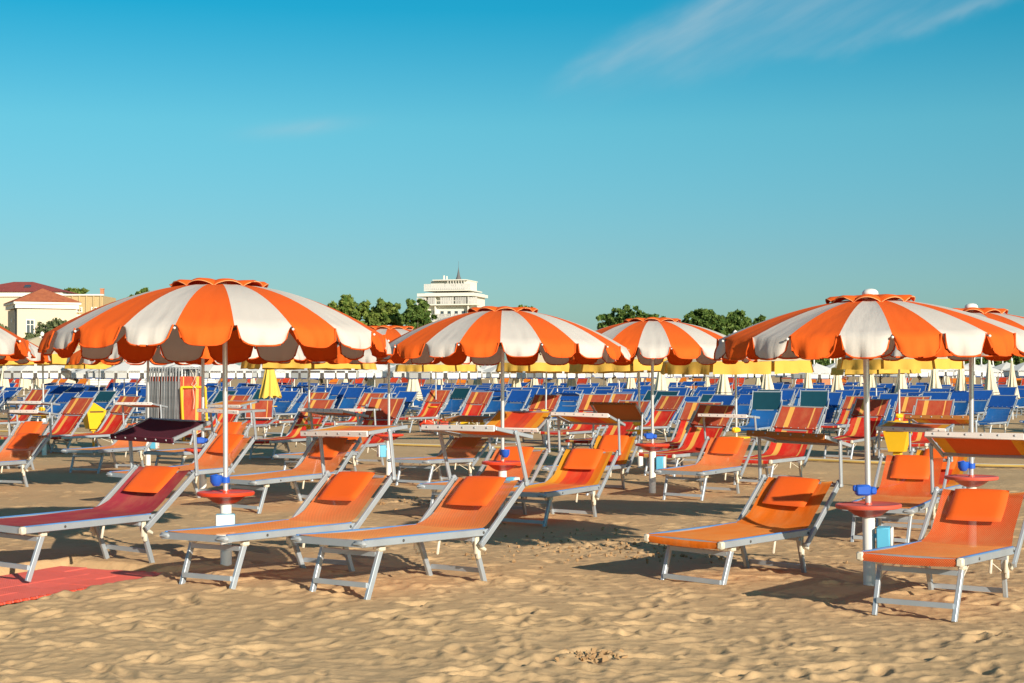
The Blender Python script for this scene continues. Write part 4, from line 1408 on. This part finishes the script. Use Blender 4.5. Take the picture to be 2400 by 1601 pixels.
GO = 'orange loungers with raised sunshade'
for key, lab, mat, sh, edge, kw in (
 ('L3', 'orange net lounger with white edged sunshade at front centre, nearer of the middle pair', 'net_orange', 'shade_orange', 'pale_trim', dict(arm=(19, .43), tilt=-9)),
 ('L2', 'orange net lounger beside the white lock box of the front left parasol', 'net_orange', 'sunset', 'pale_trim', dict(arm=(7, .40), tilt=5)),
 ('L1', 'maroon lounger with orange pillow and dark maroon sunshade at front left', 'canvas_maroon', 'dark_maroon', 'dark_maroon', dict(arm=(6, .38), tilt=17, cap='cream_plastic')),
 ('L4', 'plain orange canvas lounger with tan edged sunshade, front right of centre', 'canvas_orange', 'shade_tan', 'shade_tan', dict(arm=(5, .38), tilt=-11, cap='cream_plastic', wrap=True)),
 ('L5', 'red orange net lounger with large pillow at the right front corner', 'net_redorange', 'shade_orange', 'pale_trim', dict(arm=(9, .38), tilt=-20, cap='cream_plastic', wrap=True)),
 ('L6', 'faded orange net lounger behind the table of the right front parasol', 'net_redorange', 'shade_orange', 'pale_trim', dict(arm=(3, .36), tilt=4)),
 ('L6b', 'yellow and red lounger with tan sunshade, mostly hidden behind the table at the right edge', 'sunset', 'sunset', 'shade_tan', dict(arm=(5, .38), tilt=-12)),
 ('L7', 'orange lounger standing alone between the parasol with blue box and the right front lounger', 'net_orange', 'shade_orange', 'pale_trim', dict(arm=(14, .36), tilt=-4)),
 ('L8', 'yellow, orange and red striped lounger with orange pillow at the centre', 'sunset', 'sunset', 'pale_trim', dict(arm=(6, .40), tilt=-15)),
 ('L9', 'orange lounger behind the central pole, its bright striped sunshade tipped up', 'net_orange', 'sunset', 'pale_trim', dict(arm=(8, .37), tilt=25)),
 ('L10', 'orange lounger in the parasol shade left of the central pole', 'net_orange', 'shade_tan', 'shade_tan', dict(arm=(8, .34), tilt=7)),
 ('L11', 'orange lounger behind the front centre left one, back half in shade', 'net_orange', 'shade_orange', 'pale_trim', dict(arm=(10, .36), tilt=-10)),
 ('L12', 'orange lounger behind the front left pole, pillow halfway down its back', 'net_orange', 'sunset', 'pale_trim', dict(arm=(8, .36), tilt=0)),
 ('L13', 'brownish orange lounger in the shade at the left edge', 'net_orange', 'shade_orange', 'pale_trim', dict(arm=(4, .36), tilt=-7)),
 ('L13b', 'shaded orange lounger directly behind the one at the left edge', 'net_orange', 'shade_orange', 'pale_trim', dict(arm=(4, .36), tilt=-6)),
 ('L14', 'orange lounger seen from its foot end under the dark maroon sunshade', 'net_orange', 'shade_orange', 'pale_trim', dict(arm=(6, .36), tilt=-8)),
 ('L15', 'orange lounger with yellow and red sunshade behind the front left pole', 'net_orange', 'sunset', 'pale_trim', dict(arm=(4, .36), tilt=8)),
 ('L16', 'orange lounger behind the red table between front left and central parasols', 'net_orange', 'shade_orange', 'pale_trim', dict(arm=(6, .38), tilt=0)),
 ('L17', 'yellow and red lounger with steeply tipped brown sunshade behind the central striped one', 'sunset', 'shade_tan', 'shade_tan', dict(arm=(-4, .38), tilt=-34)),
):
    lounger(lab, GO, LOUNGER[key], mat, sh, edge, 'up', brace=key in ('L5', 'L10', 'L16'), **kw)

GS = 'red striped loungers with the sunshade laid back as a headrest'
for key, lab in (
 ('R1', 'red striped lounger in front of the yellow bin at left'), ('R2', 'red striped lounger right of the yellow bin, left of the folded stack'),
 ('R3a', 'red striped lounger at the far left, nearest the left edge'), ('R3b', 'red striped lounger second from the left edge, far back'), ('R3c', 'bright red striped lounger behind the two at the left edge'),
 ('R4', 'red striped lounger with headrest half in shadow behind the front left pole'), ('R5', 'red striped lounger behind the pole between front left and central parasols'),
 ('R6', 'small far red striped lounger left of the yellow table near the centre'), ('R7', 'small far red striped lounger right of the yellow table near the centre'),
 ('R8', 'red striped lounger with its thin stripe on the left, behind the tipped up sunshade'), ('R9', 'bright red striped lounger right of the central pole'),
 ('R10', 'red striped lounger behind the steeply tipped brown sunshade'), ('R10a', 'red striped lounger farther behind the brown sunshade, headrest half shaded'),
 ('R11', 'small red striped lounger right of the red table pole'), ('R12', 'red striped lounger left one of the pair behind the lone orange lounger'),
 ('R13', 'red striped lounger directly behind the lone orange lounger'), ('R14', 'large red striped lounger behind the tan edged sunshade, right of centre'),
 ('R15', 'bright red striped lounger left of the right front pole, half shaded headrest'), ('R16', 'red striped lounger left of the hanging yellow bin, behind the right front pole'),
 ('R17', 'red striped lounger whose headrest touches the next one, behind the right yellow bin'), ('R18', 'red striped lounger right of the yellow bin behind the white edged sunshade'),
 ('R19', 'red striped lounger right of the yellow frame'), ('R20', 'brick red striped lounger far behind the cream parasol pole at left'), ('R21', 'red striped lounger peeping out behind another left of centre')):
    lounger(lab, GS, STRIPED[key], 'striped_red', 'striped_brick', 'striped_brick', 'back', cap='cream_plastic', pillow=False, brace=True, wrap=True)
# two small upright red sunshades on loungers seen end-on
for lab, p in (('low lounger with a square plain brick red sunshade standing upright, left of centre', (-6.9, 40.5, 0, 78, 0, 0, 12)), ('low lounger with an upright red sunshade behind the yellow and red one', (-9.0, 41.5, 0, 78, 0, 0, 12))):
    o = lounger(lab, None, p, 'striped_red', 'striped_brick', 'pale_trim', 'up', pillow=False, arm=(30, .34), tilt=78)

# blue field
GB = 'blue loungers'
u_, v_ = Vector((4.3, -2.9)), Vector((2.1, 4.5))
org = Vector((2.0, 41.0))
cells = []
for i in range(-26, 27):
    for j in range(-22, 24):
        c = org + u_ * i + v_ * j
        lim = 43.5 if c.x > 8 else (46.5 if c.x > -2 else (49 if c.x > -9 else 50))
        if c.y < lim - 1.5 or c.y > 99 or abs(c.x) > .345 * c.y + 1:
            continue
        cells.append(c)
cells.sort(key=lambda c: c.y)
nb = 0
random.seed(11)
lab_b = 'blue lounger with its sunshade folded back as headrest in the crowded blue field'
mass = MB()
def mass_lounger(x, y, hd, al):
    c, s_ = math.cos(R(hd)), math.sin(R(hd)); a = R(al)
    T_ = lambda p: (x + p[0] * c - p[1] * s_, y + p[0] * s_ + p[1] * c, p[2] - .03)
    w = LW / 2
    q = [(0, ZB), (LB, ZB), (LB + LK * math.cos(a), ZB + LK * math.sin(a)), (LB + (LK + .05) * math.cos(a), ZB + (LK + .05) * math.sin(a)), (LB + 1.04 * math.cos(a), ZB + 1.04 * math.sin(a))]
    for k, mi in ((0, 0), (1, 0), (3, 1)):
        (x0, z0), (x1, z1) = q[k], q[k + 1]
        mass.add([T_((x0, -w, z0)), T_((x1, -w, z1)), T_((x1, w, z1)), T_((x0, w, z0))], [(0, 1, 2, 3)], mi=mi)
    for sy in (-w, w):
        for k in (0, 1, 2, 3):
            if k < 4:
                mass.bar(T_((q[k][0], sy, q[k][1])), T_((q[k + 1][0], sy, q[k + 1][1])), .02, .03, mi=2)
        for x0, x1 in ((.27, .12), (1.31, 1.47)):
            mass.bar(T_((x0, sy * .85, ZB - .03)), T_((x1, sy * .85, 0)), .025, .04, mi=2)
n_mass = 0
for c in cells:
    for s in (-.95, 0.0, .95):
        if random.random() < .06:
            continue
        hd = 57 + random.uniform(-6, 6)
        d = Vector((math.sin(R(hd)), -math.cos(R(hd)))) * s
        al = random.choice((38, 40, 42, 44, 46, 48, 50))
        lx_, ly_ = c.x + d.x + random.uniform(-.15, .15), c.y + d.y + random.uniform(-.35, .35)
        if nb >= 290:
            mass_lounger(lx_, ly_, hd, al)
            n_mass += 1
            continue
        far = c.y > 57
        sh = 'teal_cover' if (c.y < 58 and c.x < 9 and random.random() < .30) else 'blue_cover'
        mode = 'back' if random.random() < .86 else 'up'
        lounger(lab_b if sh == 'blue_cover' else 'blue lounger with dark teal headrest at the blue field edge', GB if sh == 'blue_cover' else 'blue loungers with teal sunshade', (lx_, ly_, -.03, hd, 0, 0, al), 'blue_net', sh, sh, mode, pillow=False, arm=(random.uniform(0, 12), .36), tilt=random.uniform(-20, 30), parts=not far, wrap=True, metal='dull')
        nb += 1
    # parasol of the cell
    px = c.x / c.y
    if c.y > 76:
        pale_parasol(c.x + random.uniform(-.3, .3), c.y + random.uniform(-.6, .6), random.random(), random.uniform(-.10, .08))
    elif c.y > 54 and px < .10 and random.random() < .55:
        pale_parasol(c.x, c.y, random.random(), -.02)
o = link('blue_lounger_mass', mass.mesh('blue_lounger_mass', ['blue_net', 'blue_cover', 'alu_dull']))
o['kind'] = 'stuff'
o['label'] = 'farthest packed blue loungers under the white parasols'
for lab, p in (('blue lounger nearest the right edge, full headrest and seat in view', (12.29, 43.2, 0, 55.2, 0, 0, 40.7)), ('blue lounger left of the right edge pole behind the brown sunshade', (10.4, 42.6, 0, 58, 0, 0, 48)), ('blue lounger cut off by the right edge', (14.2, 44.6, 0, 55, 0, 0, 42))):
    lounger(lab, None, p, 'blue_net', 'blue_cover', 'blue_cover', 'back', pillow=False, wrap=True)
for lab, p in (('blue lounger with dark teal sunshade standing upright, left of the two', (5.55, 39.0, 0, 66, 0, 0, 46)), ('blue lounger with dark teal sunshade standing upright, right of the two', (7.1, 41.0, 0, 66, 0, 0, 46))):
    lounger(lab, None, p, 'blue_net', 'teal_cover', 'teal_cover', 'up', pillow=False, arm=(-35, .3), tilt=74, wrap=True)

# third bathing area far behind: red and orange loungers, white parasols above them
random.seed(5)
for i in range(58):
    y = 106 + (i % 3) * 6 + random.uniform(-1.5, 1.5)
    x = -37 + 74 * (i / 57) * (y / 112) + random.uniform(-.8, .8)
    m = random.choice(('far_red', 'far_red', 'far_orange'))
    lounger('tiny far lounger in the last red and orange rows', 'last rows of red and orange loungers', (x, y, .22, 57 + random.uniform(-12, 12), 0, 0, random.choice((44, 48))), m, m, 'striped_brick', random.choice(('back', 'back', 'up')), pillow=False, arm=(8, .36), tilt=5, parts=False, wrap=True)
for i in range(30):
    y = 104 + (i % 3) * 7 + random.uniform(-2, 2)
    x = -38 + 76 * ((i + random.uniform(-.3, .3)) / 29)
    pale_parasol(x * y / 106, y, random.random(), .12)
for i in range(16):
    y = 101 + random.uniform(-2, 3)
    closed_parasol('tiny far closed cream parasol in the last rows', -34 + 68 * i / 15 + random.uniform(-1.5, 1.5), y, 'closed_c', 'tiny closed parasols in the last rows', table=None, s=.85)

# ------------------------------------------------------------------ stack of folded loungers, yellow frame
a_ = Vector((.74, -.67, 0)); b_ = Vector((.67, .74, 0))
P = Vector((-8.19, 40.0, 0))
bm_ = MB()
for s in (-.33, .33):
    bm_.bar((-.022, s, 0), (-.022, s, 1.84), .026, .032); bm_.bar((.03, s, .05), (.03, s, 1.5), .022, .022)
bm_.bar((-.022, -.33, 1.82), (-.022, .33, 1.82), .03, .03); bm_.bar((.03, -.33, .5), (.03, .33, .5), .02, .03)
for s in (-.3, .3):
    bm_.box((.0, s, 1.80), (.06, .03, .10)); bm_.bar((.03, s, 1.52), (.045, s * .9, 1.8), .015, .02)
ME['fold_frame'] = bm_.mesh('frame', 'grey_slat')
bm_ = MB(); bm_.grid([[(.006, -.335 + .67 * k / 4, .12 + z) for k in range(5)] for z in (0, .75, 1.5)], [[(-.31 + .62 * k / 4, z) for k in range(5)] for z in (0, .75, 1.5)])
ME['fold_cloth'] = bm_.mesh('sling', 'striped_brick')
for k in range(12):
    q = P - a_ * (.115 * k + (.07 if k > 6 else 0))
    lab = 'folded red striped lounger at the front of the upright stack, its face in view' if k == 0 else 'folded grey framed lounger standing on end in the stack'
    c = q + b_ * .35
    o = thing('folded_lounger', lab, 'folded lounger', (c.x, c.y, 0), (0, R((3.5 if k > 6 else 1.5) + random.uniform(-.6, .6)), math.atan2(a_.y, a_.x)), group=None if k == 0 else 'upright stack of folded loungers')
    link('frame', ME['fold_frame'], o); link('sling', ME['fold_cloth'], o, (.04 if k == 0 else 0, 0, 0))
fr = MB()
w2, h2 = .40, 1.36
for s in (-w2, w2):
    fr.bar((0, s, 0), (0, s, h2), .055, .055, bev=.01)
for z in (.03, h2):
    fr.bar((0, -w2, z), (0, w2, z), .05, .055, bev=.01)
c = P + a_ * .22 + b_ * .40
o = thing('yellow_frame', 'yellow tube frame leaning on the stack of folded loungers', 'frame', (c.x, c.y, 0), (0, R(-4), math.atan2(a_.y, a_.x) + .12), me=fr.mesh('yellow_frame', 'yellow_plastic'))
rp = MB()
rp.tube([(0, -.05, 1.78), (.03, .02, 1.62), (.02, .10, 1.46), (0, .02, 1.36), (.05, -.02, 1.30), (.05, .02, 1.05), (.04, 0, .82)], .008, 5)
rp.tube([(0, .12, 1.78), (.03, .06, 1.60), (.04, -.06, 1.42), (.04, .04, 1.35), (.04, .1, 1.30)], .008, 5)
c = P + a_ * .16 + b_ * .34
thing('rope', 'pale rope tied over the yellow frame on the folded stack', 'rope', (c.x, c.y, 0), (0, 0, math.atan2(a_.y, a_.x)), me=rp.mesh('rope', 'rope'))

# ------------------------------------------------------------------ bins
def bin_(label, x, y, z, rot, w=.38):
    o = thing('litter_bin', label, 'bin', (x, y, 0), (0, 0, R(rot)))
    k = w / .38
    b = MB()
    t, bt, d, d2, h = .19 * k, .115 * k, .15 * k, .10 * k, .33 * k
    v = [(-bt, -d2, 0), (bt, -d2, 0), (bt, d2, 0), (-bt, d2, 0), (-t, -d, h), (t, -d, h), (t, d, h), (-t, d, h)]
    b.add(v, [(3, 2, 1, 0), (0, 1, 5, 4), (1, 2, 6, 5), (2, 3, 7, 6), (3, 0, 4, 7)])
    link('body', b.mesh('body', 'yellow_plastic'), o, (0, 0, z))
    b = MB(); b.add([(-t * 1.03, -d * 1.05, h), (t * 1.03, -d * 1.05, h), (t * 1.03, d * 1.05, h), (-t * 1.03, d * 1.05, h), (-t * .1, 0, h + .15 * k), (t * .1, 0, h + .15 * k)], [(0, 1, 5, 4), (1, 2, 5), (2, 3, 4, 5), (3, 0, 4), (3, 2, 1, 0)])
    link('lid', b.mesh('lid', 'yellow_plastic'), o, (0, 0, z + .002))
    b = MB(); b.box((0, -d * .99, h * .955), (t * 1.4, .012, .022 * k))
    link('slot', b.mesh('slot', 'black_slot'), o, (0, 0, z))
    b = MB(); b.tube([(0, 0, -.3), (0, 0, z + .01)], .028, 10); b.box((0, 0, z - .03), (.13 * k, .09 * k, .05), bev=.01)
    link('post', b.mesh('post', 'yellow_plastic', False), o)
bin_('yellow litter bin with pitched lid hanging at right, below the white edged sunshade', 5.66, 24.0, .55, -28, .37)
bin_('yellow litter bin on a post at left, between two red striped loungers', -9.6, 37.5, .425, 38, .47)

# ------------------------------------------------------------------ red plastic mat path
def mat_path():
    p0 = Vector((-3.88, 14.05, 0)); p1 = p0 + Vector((.898, -.440, 0)) * 1.136
    e1 = (p1 - p0); wd = e1.length; e1.normalize()
    e2 = Vector((-e1.y, e1.x, 0)) * -1
    if e2.y > 0:
        e2 = -e2
    o = thing('mat_path', 'red plastic roll-out mat path ending on the sand at bottom left', 'mat', (p0.x, p0.y, .032), (0, 0, math.atan2(e1.y, e1.x)))
    # local x along e1, local y towards the far end is +y, the path runs to -y
    n = 4
    tile = wd / n
    b = MB(); c = .0
    m = 14
    st = tile / m
    for i in range(m + 1):
        b.box((i * st, -tile / 2, .0), (st * .5, tile, .014)); b.box((tile / 2, -i * st, .001), (tile, st * .5, .014))
    b.box((tile / 2, -tile / 2, -.006), (tile * .985, tile * .985, .006))
    b.mi[-6:] = [1] * 6
    me = b.mesh('tile', ['mat_red', 'mat_dust'])
    g = random.Random(2)
    for j in range(12):
        for i in range(n):
            off = .02 if j > 0 else 0
            link('tile', me, o, (i * tile, -j * tile - off, g.uniform(-.003, .003)), (R(g.uniform(-.4, .4)), R(g.uniform(-.4, .4)), 0))
    b = MB()
    for j in range(40):
        b.lathe([(.0, .008), (.022, .006), (.026, -.01)], 8, (wd + .012, -.06 - j * .085, .004))
    for j in range(3):
        b.box((wd - .05 - j * .11, .02, -.004), (.05, .05, .03), bev=.008)
    link('joint_strip', b.mesh('joint_strip', 'mat_joint'), o)
mat_path()

# court line tape lying on the sand
def tape():
    pts = [Vector((-15.2, 47.4, 0)), Vector((-9, 42.8, 0)), Vector((-2.79, 38.2, 0)), Vector((3, 34.1, 0)), Vector((6.6, 31.0, 0)), Vector((9.17, 29.3, 0)), Vector((14, 25.9, 0))]
    P_ = []
    for i in range(len(pts) - 1):
        for k in range(24):
            P_.append(pts[i].lerp(pts[i + 1], k / 24))
    o = thing('court_line', 'yellow and white marking cord lying across the sand', 'cord', (0, 0, 0))
    for name, mat, w0, hh in (('white_cord', 'tape_white', .03, .0), ('yellow_cord', 'tape_yellow', -.03, -.006)):
        b = MB(); pp = []
        for i, p in enumerate(P_):
            d = (P_[min(i + 1, len(P_) - 1)] - P_[max(i - 1, 0)]).normalized(); nn = Vector((-d.y, d.x, 0))
            pp.append(p + nn * (w0 + .03 * math.sin(i * .37)) + Vector((0, 0, gz(p.x, p.y) + .045 + hh)))
        b.tube(pp, .024, 6)
        link(name, b.mesh(name, mat, True), o)
tape()
# inflatable toy behind the far striped loungers
b = MB()
b.tube([(-.75, 0, .14), (-.4, .05, .15), (0, .05, .15), (.4, 0, .14)], [.10, .14, .14, .10], 10, mi=0)
b.tube([(.2, -.12, .12), (.8, -.1, .13), (1.3, -.02, .12)], [.09, .12, .07], 10, mi=1)
thing('inflatable', 'red and yellow inflatable lying on the sand under the far striped loungers', 'inflatable', (-2.1, 50.2, 0), me=b.mesh('inflatable', ['red_plastic', 'yellow_plastic'], True))

# sand clods thrown up in the dug patches
cb = MB(); g = random.Random(9)
for k in range(300):
    cx, cy, sp = ((.75, 16.0, .75), (-1.0, 21.3, .6), (.48, 9.75, .10), (1.35, 15.2, .45))[(k * 7) % 4 if k % 3 else 0]
    x, y = g.gauss(cx, sp), g.gauss(cy, sp * 1.1)
    rr = g.uniform(.008, .026)
    z = gz(x, y) + .012 + float(ground_detail(np.array([x]), np.array([y]))[0])
    vs_ = [Vector((g.gauss(0, 1), g.gauss(0, 1), g.gauss(0, 1))).normalized() * rr * g.uniform(.7, 1.2) for _ in range(9)]
    bm = bmesh.new()
    for p in vs_:
        bm.verts.new(p)
    bmesh.ops.convex_hull(bm, input=bm.verts)
    bm.verts.ensure_lookup_table(); bm.verts.index_update()
    cb.add([v.co + Vector((x, y, z)) for v in bm.verts], [[v.index for v in f.verts] for f in bm.faces])
    bm.free()
o = link('sand_clods', cb.mesh('sand_clods', 'damp_sand')); o['kind'] = 'stuff'

# look-alikes that can still be pointed out by their place get it in their label
def ordn(n):
    return f"{n}{'th' if 10 < n % 100 < 14 else {1: 'st', 2: 'nd', 3: 'rd'}.get(n % 10, 'th')}"
by = {}
for o in COL.objects:
    if o.parent is None and 'label' in o.keys() and 'category' in o.keys():
        by.setdefault(o['label'], []).append(o)
for lab, objs in by.items():
    if len(objs) < 2:
        continue
    if len(objs) > 60:
        near = sorted(objs, key=lambda o: o.location.y)[:48] if 'blue lounger' in lab else []
        near.sort(key=lambda o: o.location.x / o.location.y)
        for k, o in enumerate(near):
            o['label'] = f'blue lounger in the nearest rows of the blue field, {ordn(k + 1)} from the left'
        continue
    objs.sort(key=lambda o: o.location.x / o.location.y)
    for k, o in enumerate(objs):
        o['label'] = lab + f', {ordn(k + 1)} from the left'
